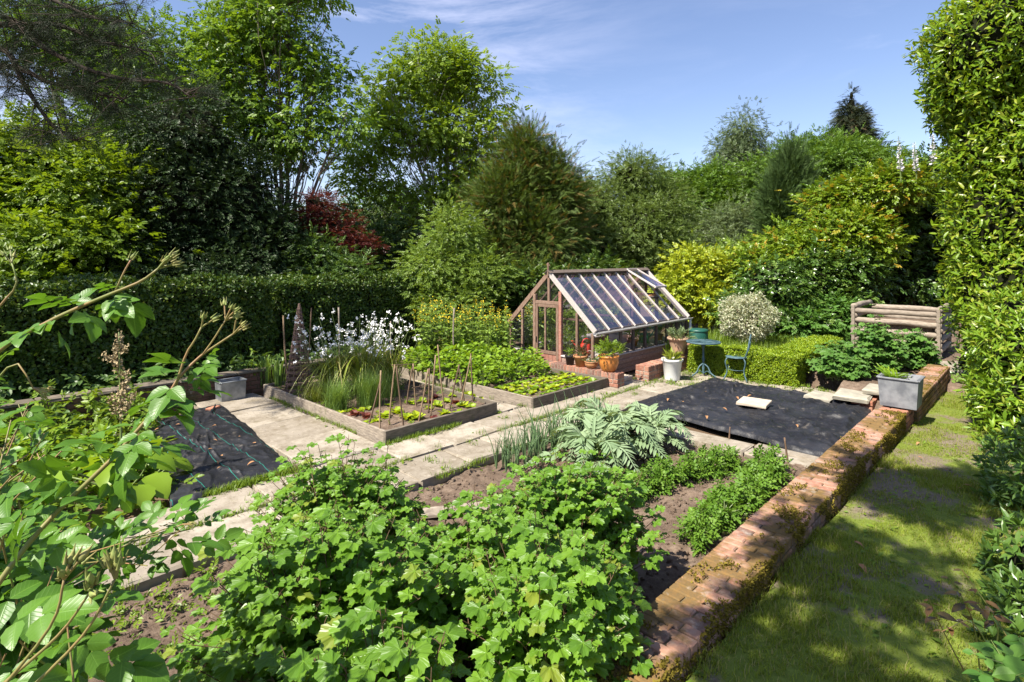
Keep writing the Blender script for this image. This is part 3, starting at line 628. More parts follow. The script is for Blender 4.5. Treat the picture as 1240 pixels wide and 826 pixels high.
gp('ridge_cap','cedar_dark',lambda m:(bar(m,(G0-.05,YR,ZR+.02),(G1+.05,YR,ZR+.02),.05,.10),bar(m,(G0-.06,YR-.045,ZR+.055),(G1+.06,YR-.045,ZR+.055),.11,.018,(0,-.7,1)),bar(m,(G0-.06,YR+.045,ZR+.055),(G1+.06,YR+.045,ZR+.055),.11,.018,(0,.7,1))))
gp('finial','cedar',lambda m:(cbox(m,(G0-.03,YR,ZR+.10),(.045,.045,.30),None,.012),bar(m,(G0-.03,YR-.05,ZR+.19),(G0-.03,YR+.05,ZR+.22),.025,.018)))
# open vent
x=G0+6.5*dx; pr=np.array((x,YR-.03,ZR+.06)); op=sl-math.radians(17); Lv=.92
pe=pr+np.array((0,-math.cos(op),-math.sin(op)))*Lv
vt=gp('roof_vent','cedar_pale',lambda m:(bar(m,pr+(-.24,0,0),pe+(-.24,0,0),.045,.04),bar(m,pr+(.24,0,0),pe+(.24,0,0),.045,.04),bar(m,pe+(-.27,0,0),pe+(.27,0,0),.05,.045),bar(m,pr+(-.22,0,0),pr+(.22,0,0),.05,.045)))
gp('vent_pane','roof_glass',lambda m:bar(m,pr+(0,-.03,-.02),pe+(0,.03,.02),.435,.004),vt)
ph=np.array((x,YE+(YR-YE)*.44,ZE+(ZR-ZE)*.44+.03))
gp('vent_opener','terra',lambda m:(tube(m,[ph,(pe+pr)/2+(pe-pr)*.35],.012),cbox(m,ph+(0,.03,.0),(.3,.05,.05),None,.01)),vt)
gp('vent_trimmer','cedar_dark',lambda m:cbox(m,ph+(0,0,-.03),(dx-.05,.05,.05),rotx(sl),.004))
# gable front (x=G0) and back (x=G1)
def roofz(y): return ZE+(ZR-ZE)*(1-abs(y-YR)/(YR-YE))
def ygab(u,v=0): 
    k=(u-620)/F; D=G0/(k*AX+AY); return D*(AX-k*AY)
posts=[ygab(633),ygab(699)]; dl_,dr_=ygab(648),ygab(679)
for xx in (G0,G1):
    for y in posts: gp('gable_post','cedar',lambda m:cbox(m,(xx,y,(.32+roofz(y)-.05)/2),(.055,.055,roofz(y)-.05-.32),None,.004))
    for y in (dl_,dr_): gp('door_post','cedar' if y==dl_ else 'cedar_red',lambda m:cbox(m,(xx,y,(roofz(y)-.05)/2-.04),(.07,.075,roofz(y)-.05+.08),None,.005))
    gp('door_lintel','cedar',lambda m:cbox(m,(xx-.004,(dl_+dr_)/2,1.43),(.06,abs(dl_-dr_)-.08,.07),None,.005))
    gp('king_post','cedar',lambda m:cbox(m,(xx,YR,(1.47+ZR-.03)/2),(.05,.06,ZR-.03-1.47),None,.004))
    ys=[YE+.04]+sorted(posts+[dl_,dr_])+[YF-.04]
    for a,b in zip(ys[:-1],ys[1:]):
        if abs(a-min(dl_,dr_))<1e-6: 
            def tri(m):
                for ya,yb in ((a+.04,YR-.03),(YR+.03,b-.04)):
                    V=[(xx,ya,1.475),(xx,yb,1.475),(xx,yb,roofz(yb)-.06),(xx,ya,roofz(ya)-.06)]; m.add(V,[[(0,1,2,3)]])
            gp('gable_pane','glass',tri)
        else: gp('gable_pane','glass',lambda m:m.add([(xx,a+.03,.35),(xx,b-.03,.35),(xx,b-.03,roofz(b-.03)-.06),(xx,a+.03,roofz(a+.03)-.06)],[[(0,1,2,3)]]))
    gp('gable_sill','cedar_pale',lambda m:(cbox(m,(xx,(YE+min(dl_,dr_))/2,.33),(.08,min(dl_,dr_)-YE-.05,.03),None,.004),cbox(m,(xx,(YF+max(dl_,dr_))/2,.33),(.08,YF-max(dl_,dr_)-.05,.03),None,.004)))
yl,yr=max(dl_,dr_)-.045,min(dl_,dr_)+.045
dr=gp('door','cedar',lambda m:(cbox(m,(G0-.012,yl-.03,.72),(.045,.06,1.34),None,.004),cbox(m,(G0-.012,yr+.03,.72),(.045,.06,1.34),None,.004),cbox(m,(G0-.012,(yl+yr)/2,1.36),(.044,yl-yr-.125,.06),None,.004),cbox(m,(G0-.012,(yl+yr)/2,.36),(.044,yl-yr-.125,.07),None,.004),cbox(m,(G0-.012,(yl+yr)/2+.05,.86),(.04,.04,.93),None,.004)))
gp('door_panel','cedar_red',lambda m:[cbox(m,(G0-.01,yr+.06+(k+.5)*(yl-yr-.12)/5,.15),(.025,(yl-yr-.12)/5-.006,.34),None,.004) for k in range(5)],dr)
gp('door_pane','glass',lambda m:m.add([(G0-.01,yl-.06,.40),(G0-.01,yr+.06,.40),(G0-.01,yr+.06,1.33),(G0-.01,yl-.06,1.33)],[[(0,1,2,3)]]),dr)
gp('door_handle','black_plastic',lambda m:cbox(m,(G0-.05,yl-.03,.62),(.03,.02,.12),None,.006),dr)
gp('tie_beam','cedar',lambda m:[bar(m,(xx,YE,ZE+.0),(xx,YF,ZE+.0),.03,.05) for xx in (G0+1.33,G0+2.66)])
def gut(m):
    y0=YE-.10; n=8; V=[]
    for xx in (G0-.08,G1+.08):
        for k in range(n+1):
            th=PI+PI*k/n; V.append((xx,y0+.045*math.cos(th),ZE-.045+.045*math.sin(th)))
    m.add(V,[[(k,k+1,n+2+k,n+1+k) for k in range(n)]])
    tube(m,[(G0-.08,y0-.045,ZE-.045),(G1+.08,y0-.045,ZE-.045)],.009,6); tube(m,[(G0-.08,y0+.045,ZE-.045),(G1+.08,y0+.045,ZE-.045)],.007,6)
gp('gutter','gutter',gut)
gp('downpipe','white_pipe',lambda m:tube(m,spline([(G1+.02,YE-.10,ZE-.07),(G1+.02,YE-.10,.70),(G1-.02,YE-.12,.60),(G1-.12,YE-.2,.57)],14),.03,10),gh,True)
# staging and things inside
for y0,lb in ((6.92,'slatted bench along the front glass inside the greenhouse'),(8.58,'slatted bench along the rear glass inside the greenhouse')):
    t=thing('bench',lb,'bench',(11.3,y0,0))
    m=MB(); [cbox(m,(11.3,y0-.2+.1*k,.36),(3.5,.08,.025),None,.003) for k in range(5)]; obj('slats',m,M['cedar_pale'],t)
    for x in (9.7,11.3,12.9):
        for s in (-.2,.2): m=MB(); cbox(m,(x,y0+s,.12),(.05,.05,.45),None,.004); obj('leg',m,M['cedar_dark'],t)
def watering_can(label,c,mat,rz,s=1.):
    t=thing('watering_can',label,'watering can',c); R=rotz(rz); c=np.array(c)
    P=lambda p:c+R@(np.array(p)*s)
    m=MB(); lathe(m,[(0,0),(.10*s,0),(.105*s,.02*s),(.10*s,.19*s),(.085*s,.21*s),(.05*s,.215*s)],c,20); obj('body',m,M[mat],t,True)
    m=MB(); tube(m,[P((.09,0,.06)),P((.2,0,.17)),P((.27,0,.25))],[.02*s,.014*s,.011*s],8); lathe(m,[(.011*s,0),(.035*s,.02*s),(.0,.026*s)],P((.27,0,.25)),10); obj('spout',m,M[mat],t,True)
    m=MB(); tube(m,spline([P((.08,0,.2)),P((.02,0,.30)),P((-.1,0,.28)),P((-.15,0,.17)),P((-.1,0,.06))],14),.011*s,8); obj('handle',m,M[mat],t,True); return t
watering_can('red plastic watering can behind the gable glass',(9.52,7.02,.375),'red_plastic',2.5,1.05); watering_can('small green watering can beside the gable corner post inside',(9.95,6.80,.375),'green_plastic',1.2,.75); watering_can('larger green watering can lying farther back on the bench inside',(11.75,6.95,.375),'green_plastic',-.4,1.1)
t=thing('wooden_crate','tan wooden crate standing on the bench inside the greenhouse','crate',(10.75,7.05,.375)); m=MB(); [cbox(m,(10.75+s*.16,7.05,.375+.055+.1*k),(.015,.3,.09),None,.002) for s in (-1,1) for k in range(3)]; [cbox(m,(10.75,7.05+s*.15,.375+.055+.1*k),(.31,.015,.09),None,.002) for s in (-1,1) for k in range(3)]; cbox(m,(10.75,7.05,.385),(.31,.29,.015),None,.002); obj('slats',m,M['cedar_pale'],t)
def pot(name,label,c,h,rt,rb,mat,kind='plain',plant=None,group=None,soil=True):
    t=thing(name,label,'pot',c,group); m=MB()
    if kind=='plain': pr=[(rb*.6,.004),(rb,0),(rb+(rt-rb)*.75,h*.78),(rt*.99,h*.79),(rt*1.06,h*.81),(rt*1.06,h*.985),(rt*1.03,h),(rt*.93,h*.985),(rt*.9,h*.8),(rb*.8,h*.3),(0,h*.3)]
    elif kind=='bowl': pr=[(rb*.5,.003),(rb,0),(rb*1.25,h*.12),(rt*1.0,h*.5),(rt*1.02,h*.66),(rt*.97,h*.84),(rt*1.06,h*.88),(rt*1.09,h*.95),(rt*1.05,h),(rt*.95,h*.98),(rt*.93,h*.75),(0,h*.7)]
    elif kind=='urn': pr=[(rb*.5,.003),(rb,0),(rb*1.15,h*.3),(rt*.84,h*.68),(rt*.93,h*.84),(rt*1.05,h*.88),(rt*1.1,h*.94),(rt*1.05,h),(rt*.94,h*.98),(rt*.88,h*.8),(0,h*.75)]
    else: pr=[(rb*.5,.003),(rb*.97,0),(rb,.02),(rt*.95,h*.86),(rt*1.07,h*.90),(rt*1.10,h*.96),(rt*1.06,h),(rt*.97,h*.985),(rt*.9,h*.8),(0,h*.75)]
    lathe(m,pr,c,32); obj('body',m,M[mat],t,True)
    m=MB(); zz=h*.87; lathe(m,[(rt*.93,zz),(rt*.6,zz+.012),(0,zz+.02)],c,20); obj('soil',m,M['soil'],t,True)
    if plant:
        tp,mt,n,size,ph,sp=plant; c0=np.array(c)+(0,0,h*.86); m=MB()
        P=c0+np.stack([rng.normal(0,sp,n),rng.normal(0,sp,n),U(0.02,ph,n)],1); d=nrm((P-c0)*np.array((1,1,.5))+rdir(n)*.06+np.array((0,0,.03)))
        scatter(m,tp,P,d,np.tile((0,0,1.),(n,1))+rdir(n)*.5,size*U(.6,1.2,n)); obj('plant',m,M[mt],t)
        m=MB()
        for p in P[::3]: tube(m,[c0+(rng.normal(0,rt*.2),rng.normal(0,rt*.2),0),p],.004,4)
        obj('stems',m,M['stem'],t)
    return t
pot('plant_pot','round glazed orange pot at the near end of the brick wall',(8.84,5.98,.262),.30,.185,.115,'terra_hot','bowl',(SPR,'weed',60,.16,.22,.08))
pot('plant_pot','small squat brown bowl pot beside the orange pot',(8.84,6.38,.262),.13,.125,.07,'terra','bowl',(SPR,'grey',34,.08,.05,.06))
pot('plant_pot','medium terracotta pot with reddish seedlings between the black pot and the bowl',(8.84,6.64,.262),.22,.135,.09,'terra','plain',(L2N,'redleaf',50,.11,.14,.05))
pot('plant_pot','small black plastic pot leftmost on the brick wall',(8.84,6.90,.262),.19,.10,.075,'black_plastic','plain',(L2N,'weed',30,.1,.12,.04))
pot('plant_pot','large weathered terracotta pot standing on the brick wall behind the white pot',(11.08,5.72,.292),.40,.215,.12,'terra_old','urn',(SPR,'grey',50,.16,.16,.10))
pot('plant_pot','white glazed pot standing on the paving in front of the brick wall',(10.07,5.33,.0),.42,.195,.145,'white_pot','rim',(L2N,'strap',34,.2,.1,.05))
pot('plant_pot','small terracotta pot with a seedling on the front bench inside',(11.15,6.85,.375),.15,.09,.06,'terra_hot','plain',(SPR,'weed',20,.12,.2,.05))
pot('plant_pot','terracotta pot stood on the rear bench inside the greenhouse',(10.5,8.5,.375),.18,.11,.07,'terra','plain',(SPR,'salad',60,.18,.5,.12))
pot('plant_pot','small clay pot at the far end of the front bench inside',(12.4,6.9,.375),.15,.09,.06,'terra','plain',(SPR,'salad',30,.14,.25,.07))
for x,y,lb in ((9.75,8.3,'leafy tomato plant with yellow flowers behind the left gable glass'),(10.9,8.35,'leafy tomato plant in the middle of the rear bench'),(12.3,8.3,'leafy tomato plant at the far end of the greenhouse')):
    t=thing('tomato_plant',lb,'plant',(x,y,.37)); m=MB(); n=150; P=np.array((x,y,.4))+np.stack([rng.normal(0,.15,n),rng.normal(0,.15,n),U(0,.75,n)],1); scatter(m,PIN,P,rdir(n),np.tile((0,0,1.),(n,1))+rdir(n)*.4,U(.12,.24,n)); obj('foliage',m,M['kale'],t)
    
    for q in range(8): m=MB(); scatter(m,leaf6(.8),np.tile(np.array((x,y,.85))+rng.normal(0,.14,3),(5,1)),rdir(5),rdir(5),.04); obj('flower',m,M['yellow_petal'],t)
    m=MB(); tube(m,curve((x,y,.37),(x,y,1.1),6,.03),.008,5); obj('stem',m,M['stem'],t)
# water butt
t=thing('water_butt','dark green water butt under the white downpipe','water butt',(12.62,5.98,0)); m=MB(); lathe(m,[(0,0),(.2,0),(.225,.3),(.215,.62),(.2,.66)],(12.62,6.0,0),28); obj('barrel',m,M['butt'],t,True); m=MB(); lathe(m,[(.225,.655),(.228,.69),(.2,.705),(0,.72)],(12.62,6.0,0),28); obj('lid',m,M['butt'],t,True)
m=MB(); lathe(m,[(.232,.32),(.237,.335),(.232,.35)],(12.62,6.0,0),28); obj('rib',m,M['butt'],t,True)
# ================================================================== TABLE AND CHAIR
tx,ty=10.78,5.02
t=thing('bistro_table','round teal metal table beside the box hedge','table',(tx,ty,0)); m=MB(); lathe(m,[(0,.695),(.31,.692),(.33,.685),(.335,.70),(.33,.712),(.31,.708),(0,.712)],(tx,ty,0),40); obj('tabletop',m,M['teal'],t,True)
m=MB(); 
for k in range(24):
    a=k*PI/12; tube(m,[(tx+.08*math.cos(a),ty+.08*math.sin(a),.7135),(tx+.17*math.cos(a+.13),ty+.17*math.sin(a+.13),.715),(tx+.29*math.cos(a),ty+.29*math.sin(a),.7125)],.004,5)
obj('top_pattern',m,M['teal'],t,True)
m=MB(); lathe(m,[(.02,.06),(.028,.2),(.02,.3),(.034,.36),(.02,.42),(.022,.60),(.09,.69)],(tx,ty,0),14); obj('pedestal',m,M['teal'],t,True)
for k in range(3):
    a=k*2*PI/3+.5; e=lambda r,z:(tx+r*math.cos(a),ty+r*math.sin(a),z); m=MB(); tube(m,spline([e(.02,.26),e(.10,.2),e(.15,.1),e(.25,.03),e(.27,.012),e(.23,.05)],16),.014,7); tube(m,spline([e(.02,.08),e(.09,.12),e(.15,.07)],10),.009,6); obj('leg',m,M['teal'],t,True)
cx,cy=10.95,4.42; th=math.radians(-58)      # seat front towards the table
t=thing('bistro_chair','teal metal chair with a scrolled back in front of the box hedge','chair',(cx,cy,0)); fw=nrm(np.array((tx-cx,ty-cy,0.))); sd=np.array((-fw[1],fw[0],0))
Q=lambda f,s,z:np.array((cx,cy,0))+fw*f+sd*s+np.array((0,0,z))
m=MB(); lathe(m,[(0,.445),(.17,.445),(.20,.44),(.205,.455),(.19,.462),(0,.457)],(cx,cy,0),28); obj('seat',m,M['teal'],t,True)
for f,s in ((.15,.13),(.15,-.13),(-.14,.12),(-.14,-.12)): m=MB(); tube(m,spline([Q(f,s,.45),Q(f*1.25,s*1.25,.36),Q(f*1.05,s*1.05,.18),Q(f*1.5,s*1.5,0)],14),.013,7); obj('leg',m,M['teal'],t,True)
m=MB(); tube(m,spline([Q(-.16,.15,.45),Q(-.22,.18,.62),Q(-.25,.13,.82),Q(-.26,0,.9),Q(-.25,-.13,.82),Q(-.22,-.18,.62),Q(-.16,-.15,.45)],30),.013,7); obj('back_frame',m,M['teal'],t,True)
m=MB()
for s in (-1,1): tube(m,spline([Q(-.19,.02*s,.5),Q(-.22,.10*s,.6),Q(-.235,.02*s,.68),Q(-.245,.08*s,.76),Q(-.25,.015*s,.83)],20),.008,6)
tube(m,[Q(-.18,0,.47),Q(-.26,0,.9)],.008,6); obj('back_scroll',m,M['teal'],t,True)
m=MB(); lathe(m,[(.14,.20),(.15,.205),(.14,.21)],(cx,cy,0),20); obj('leg_ring',m,M['teal'],t,True)
# ================================================================== PLANTERS
def trough(name,label,c,sx,sy,h,mat,taper=.9,th=.03,fern=False):
    t=thing(name,label,'planter',c); x,y,z=c; m=MB(); V=[]
    for (k,zz,ins) in ((taper,0,0),(1,h,0),(1,h,th),(taper,h*.78,th)):
        for a,b in ((-1,-1),(1,-1),(1,1),(-1,1)): V.append((x+a*(sx/2*k-ins),y+b*(sy/2*k-ins),z+zz))
    q=[]
    for l in range(3):
        for k in range(4): q.append((l*4+k,l*4+(k+1)%4,(l+1)*4+(k+1)%4,(l+1)*4+k))
    q.append((0,1,2,3)); m.add(V,[q]); obj('body',m,M[mat],t)
    m=MB(); zz=z+h*.8; m.add([(x+a*(sx/2*.97-th),y+b*(sy/2*.97-th),zz) for a,b in ((-1,-1),(1,-1),(1,1),(-1,1))],[[(0,1,2,3)]]); obj('soil',m,M['soil'],t)
    m=MB(); [bar(m,(x-sx/2,y+s*sy/2,z+h),(x+sx/2,y+s*sy/2,z+h),.035,.02) for s in (-1,1)]; [bar(m,(x+s*sx/2,y-sy/2,z+h),(x+s*sx/2,y+sy/2,z+h),.035,.02) for s in (-1,1)]; obj('rim',m,M[mat],t)
    return t
pl=trough('planter','square grey planter with a small fern standing on the brick wall',(8.88,1.41,.455),.44,.44,.37,'lead')
m=MB(); n=34; az=U(0,2*PI,n); d=np.stack([np.cos(az),np.sin(az),U(.5,1.6,n)],1); scatter(m,pinnate(8,leaf2(.4),1.,.26,.4),np.tile((8.95,1.5,.76),(n,1))+rng.normal(0,.02,(n,3)),d,np.tile((0,0,1.),(n,1)),U(.10,.24,n)); obj('fern_fronds',m,M['salad'],pl)
trough('trough','old zinc trough standing in the corner by the left low wall',(3.5,10.0,.0),.40,.30,.32,'zinc',.94,.012)
# ================================================================== COMPOST BIN
t=thing('compost_bin','square log sided compost bin against the ivy','compost bin',(15.4,2.42,.28))
a0,a1,b0,b1=14.65,16.2,1.66,3.22
def logs(name,ax):
    for k in range(5):
        z=.33+k*.215
        for s in range(2):
            m=MB(); r=.062
            if ax==0: x=(a0,a1)[s]; p=[(x,b0-.05,z),(x,b1+.05,z)]
            else: y=(b0,b1)[s]; p=[(a0-.05,y,z+.107),(a1+.05,y,z+.107)]
            P=np.linspace(p[0],p[1],9)+rng.normal(0,.006,(9,3)); tube(m,P,r*U(.9,1.1,9),10); obj('log',m,M['log'],t,True)
logs('log',0); logs('log',1)
for b in (b0,b1): m=MB(); cbox(m,(a0-.075,b,.78),(.03,.065,1.08),None,.005); obj('corner_board',m,M['log'],t)
m=MB(); cbox(m,((a0+a1)/2,(b0+b1)/2,.6),(a1-a0-.16,b1-b0-.16,.7),None,.05,.01); obj('compost',m,M['soil'],t)
# ================================================================== WILLOW OBELISK, STAKES, CANES
ox,oy=4.42,9.40; t=thing('willow_obelisk','tall cone shaped woven willow plant support in the bed','plant support',(ox,oy,.1))
for k in range(10):
    a=k*2*PI/10; m=MB(); tube(m,[(ox+.23*math.cos(a),oy+.23*math.sin(a),.05),(ox+.12*math.cos(a+.05),oy+.12*math.sin(a+.05),.9),(ox+.012*math.cos(a),oy+.012*math.sin(a),1.60)],[.008,.007,.005],5); obj('upright',m,M['willow'],t)
z=.12;k=0
while z<1.52:
    r=.235*(1-(z-.05)/1.6)+.008; m=MB(); aa=np.linspace(0,2*PI,25)
    for q in range(3): tube(m,np.stack([ox+(r+.008*np.sin(aa*5+q*2))*np.cos(aa),oy+(r+.008*np.sin(aa*5+q*2))*np.sin(aa),z+.013*q+.006*np.sin(aa*3+q)],1),.006,5)
    obj('woven_band',m,M['willow'],t); z+=.105-.045*z/1.5; k+=1
def stick(name,label,p0,p1,r,mat,group=None,cat='stake',bend=.0):
    p0=np.array(p0,float); m=MB(); P=curve(p0,p1,7,bend); P=np.concatenate([[P[0]-(P[1]-P[0])*.8],P]); tube(m,P,np.linspace(r,r*.8,len(P))*(1+.06*rng.normal(0,1,len(P))),7)
    return tag(obj(name,m,M[mat],None,True,loc=p0),label,cat,group)
def pixstick(name,label,ub,vb,ut,vt,r,mat,z=.1,D=None,group=None,cat='stake',bend=.008,dD=0.):
    b=Gp(ub,vb,z) if D is None else W(ub,vb,D); k=b[0]*AY+b[1]*AX
    return stick(name,label,b,W(ut,vt,k+dD),r,mat,group,cat,bend)
pixstick('wooden_stake','curved pale stake left of the willow obelisk',349,465,343,382,.018,'cane',D=9.75); pixstick('wooden_stake','thin stake right of the willow obelisk',371,468,377,373,.012,'cane_dark',D=9.5)
pixstick('wooden_stake','grey stake behind the middle of the white flowers',411,452,410,372,.017,'board',D=10.6); pixstick('wooden_stake','short stake behind the right end of the white flowers',473,450,473,389,.014,'board',D=11.2); pixstick('wooden_stake','pale stake among the yellow flowering greens',550,440,550,373,.02,'board',D=11.8)
pixstick('wooden_peg','short peg at the far end of the left potato row',883,531,884,517,.011,'cane_dark',.0,cat='peg'); pixstick('wooden_peg','short peg at the far end of the right potato row by the wall',954,560,950,530,.013,'cane_dark',.0,cat='peg')
canes=[((268,455),(345,160),'leaning'),((338,535),(345,105),''),((400,475),(440,65),''),((500,490),(450,75),''),((520,340),(565,60),''),((585,350),(566,58),''),((600,470),(668,95),''),((670,390),(676,90),''),((685,440),(718,0),''),((780,380),(733,-70),''),((815,375),(880,65),''),((915,330),(874,70),''),((890,330),(960,5),''),((972,320),(958,-12),'')]
nm=['leftmost of the bamboo canes, leaning right to its upright partner','nearest upright cane at the left corner of the cane rows','pale cane leaning right, left leg of the second cane pair','right leg of the second cane pair, leaning left','thin dark cane of the third pair leaning right','upright reddish cane of the third pair','dark cane leaning right across the middle of the bed','thin cane behind the tallest cane','stout cane leaning right against the tallest cane','tallest pale cane in the bed, leaning left','dark cane leaning right, left leg of the low pair near the right end','pale short cane of the low pair near the right end','dark cane leaning right in the last pair at the right end','rightmost upright cane in the bed']
for ((x0,y0),(x1,y1),_),lb in zip(canes,nm):
    pixstick('bamboo_cane',lb,400+x0/5.636,430+y0/5.636,400+x1/5.636,430+y1/5.636,.0125,'cane' if rng.random()<.6 else 'cane_dark',.1,None,'bamboo canes in the raised bed','cane',.006)
def pk(x,y,D): return W(400+x/5.636,430+y/5.636,D)
stick('bamboo_cane','thin cane tied across the tops of the left cane pairs',pk(440,68,8.0),pk(565,62,8.8),.007,'cane','bamboo canes in the raised bed','cane'); stick('bamboo_cane','thin dark crosswise cane low in the middle of the bed',pk(580,220,8.3),pk(722,190,8.7),.007,'cane_dark','bamboo canes in the raised bed','cane')
mb=MB(); p=Gp(550,612); cbox(mb,p+(0,0,-.045),(.9,.16,.03),rotz(-.55)@rotx(.06),.006,.002); tag(obj('plank',mb,M['board']),'grey plank lying on the soil at the edge of the paving','plank')
# ================================================================== VEGETATION
RX=np.array((AX,-AY,0)); RY=np.array((AY,AX,0)); RZ=np.array((0,0,1.))      # right / away / up in the garden frame
BASIS=np.stack([RX,RY,RZ])
def lobe(u,v,ru,rv,D,rd=None):
    c=W(u,v,D); a=ru*D/F; b=rv*D/F; return c,np.array((a,a if rd is None else rd,b))
def crown_clumps(lobes,n,shell=.5,front=None):
    w=np.array([r[0]*r[2]+r[0]*r[1] for _,r in lobes]); w/=w.sum(); cs=[];ou=[];li=[]
    idx=rng.choice(len(lobes),n,p=w); d=rdir(n); rad=shell+(1-shell)*np.sqrt(U(0,1,n))
    for i in range(n):
        c,r=lobes[idx[i]]; lump=1+.16*math.sin(d[i,0]*5+idx[i])*math.sin(d[i,2]*6+idx[i]*2)+.1*math.sin(d[i,1]*11)
        cs.append(c+(d[i]*r*rad[i]*lump)@BASIS); 
    return np.array(cs),(nrm(d))@BASIS,idx
def foliage(mb,cs,ou,nl,rc,tp,size,flat=.6,droop=.15,upn=.8,outw=.6,rn=None):
    n=len(cs); P=np.repeat(cs,nl,0); O=np.repeat(ou,nl,0); off=rng.normal(0,1,(n*nl,3))*rc*.55*np.array((1,1,flat)); P=P+off
    d=nrm(off/rc*.9+O*outw*.5+rdir(n*nl)*.55+np.array((0,0,-droop))); nm=np.array((0,0,upn))+O*outw*.6+rdir(n*nl)*.55
    base=np.repeat(U(0,1,n),nl) if rn is None else rn
    scatter(mb,tp,P,d,nm,size*U(.65,1.25,n*nl),np.clip(.55*base+.45*U(0,1,n*nl),0,1))
def limbs(mb,base,lobes,cs,idx,tr,stems=1,twig=.5,sides=6,lead=.45,rt=.012):
    """tapered trunk or stems that fork into the lobes, twigs out to the clumps"""
    base=np.asarray(base,float); top=np.mean([c for c,_ in lobes],0); paths=[]
    if stems==1:
        fork=base+(top-base)*lead*np.array((.6,.6,1)); P=curve(base,fork,7,.03); tube(mb,P,np.linspace(tr*1.25,tr*.75,7),9)
    for i,(c,r) in enumerate(lobes):
        s=base+rng.normal(0,tr*1.2,3)*np.array((1,1,0)) if stems>1 else fork
        e=c+np.array((0,0,.35))*r[2]; P=curve(s,e,9,.06,.0)
        if stems>1: P=spline([s,s+(e-s)*np.array((.22,.22,.4)),s+(e-s)*np.array((.6,.6,.75)),e],12); P+=rng.normal(0,.012*np.linalg.norm(e-s)*.4,P.shape)*np.linspace(0,1,12)[:,None]
        tube(mb,P,np.linspace(tr*(.62 if stems==1 else 1.),rt*1.6,len(P)),7); paths.append(P)
    for k in range(len(cs)):
        if rng.random()>twig: continue
        P=paths[idx[k]]; j=rng.integers(len(P)//3,len(P)-1); tube(mb,curve(P[j],cs[k],5,.07),np.linspace(rt*1.5,rt*.35,5),4,None,False)
def tree(name,label,cat,base,lobes,leaf,mat,bark,n,nl,rc,size,tr=.15,stems=1,shell=.5,flat=.6,droop=.15,upn=.8,outw=.6,twig=.5,group=None,core=0.,lead=.45,rt=.014,trunkname='trunk',crownname='crown'):
    base=np.asarray(base,float); t=thing(name,label,cat,base,group)
    lobes=[(c,np.maximum(r-.5*rc,r*.55)) for c,r in lobes]; cs,ou,idx=crown_clumps(lobes,n,shell); cs[:,2]=np.maximum(cs[:,2],base[2]+.05)
    m=MB(); foliage(m,cs,ou,nl,rc,leaf,size,flat,droop,upn,outw); obj(crownname,m,M[mat],t)
    m=MB(); limbs(m,base,lobes,cs,idx,tr,stems,twig,6,lead,rt)
    obj(trunkname,m,M[bark],t,True)
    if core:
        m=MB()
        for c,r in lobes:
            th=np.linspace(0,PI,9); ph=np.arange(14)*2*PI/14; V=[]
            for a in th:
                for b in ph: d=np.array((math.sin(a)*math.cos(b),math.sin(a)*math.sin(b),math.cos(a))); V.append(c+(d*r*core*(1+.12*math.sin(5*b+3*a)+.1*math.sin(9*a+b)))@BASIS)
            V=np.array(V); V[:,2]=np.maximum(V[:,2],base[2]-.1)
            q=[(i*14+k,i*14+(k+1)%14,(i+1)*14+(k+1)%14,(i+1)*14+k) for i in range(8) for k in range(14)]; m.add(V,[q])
        obj('inner_core',m,M['twig'],t)  # solid dark core added to block the view through the leaves
    return t
def foot(u,D,z=-.1): p=W(u,312,D); p[2]=z; return p
LB=lambda *a:[lobe(*x) for x in a]
# ---------------- background trees, left to right
tree('deciduous_tree','tall green tree rising above the dark pine branch at upper left','tree',foot(130,19),LB((120,60,70,60,19),(200,75,60,55,18.5),(60,30,70,60,19),(250,130,50,60,18),(150,140,80,60,18.5),(180,200,80,60,18)),SPR,'tall','bark',280,44,1.0,.28,.2)
tree('sycamore','sunlit yellow green tree at the left edge above the hedge','tree',foot(40,14),LB((40,200,75,60,14),(110,230,60,60,13.5),(30,280,80,55,13),(100,300,70,45,12.8),(-40,240,60,90,13.5),(60,350,80,40,12.6)),SPRB,'syc','bark',330,36,.75,.24,.13,twig=.35)
tree('evergreen_tree','large nearly black evergreen tree behind the corner of the hedge','tree',foot(245,15.5),LB((230,170,75,70,15.5),(215,250,85,70,15),(290,255,60,80,15.5),(180,300,80,50,14.6),(290,320,75,50,15),(330,300,45,60,15.5),(250,340,90,35,14.4)),SPR,'holly','bark_dark',360,48,.7,.21,.2,core=.7,twig=.2)
tree('ash_tree','tall airy ash tree with slender grey stems reaching the top of the picture','tree',foot(345,18.5),LB((335,40,60,70,18.5),(290,110,50,55,18),(390,100,45,60,18.5),(300,20,60,60,19),(350,-40,70,60,18.5),(270,60,40,60,18),(420,150,35,50,18),(350,160,60,50,18.5),(280,190,40,40,18)),PIN,'ash','bark',330,24,.70,.23,.08,stems=2,shell=.4,droop=.25,twig=.6)
tree('ash_tree','round headed bright ash tree with pale spreading stems in the middle','tree',foot(545,23,-.1),LB((525,90,60,42,23),(470,120,42,45,22.5),(580,105,42,45,23),(600,155,30,45,22.5),(500,160,55,45,22.5),(555,165,50,45,23),(450,175,30,40,22),(545,70,40,28,23.5),(430,205,32,40,22),(590,185,36,36,22.5),(475,225,38,34,22),(560,225,50,34,22.5),(515,250,40,24,22)),PIN,'ash2','bark_pale',380,24,.70,.25,.10,stems=2,shell=.3,droop=.2,twig=.65)
tree('japanese_maple','dark red maple between the black evergreen and the ash','tree',foot(400,17),LB((380,248,26,28,17),(408,285,32,34,17),(372,285,26,30,16.8),(432,305,20,26,17),(395,320,40,22,16.8)),SPRN,'maple','bark_dark',150,30,.45,.20,.07,flat=.35,twig=.3,core=.55)
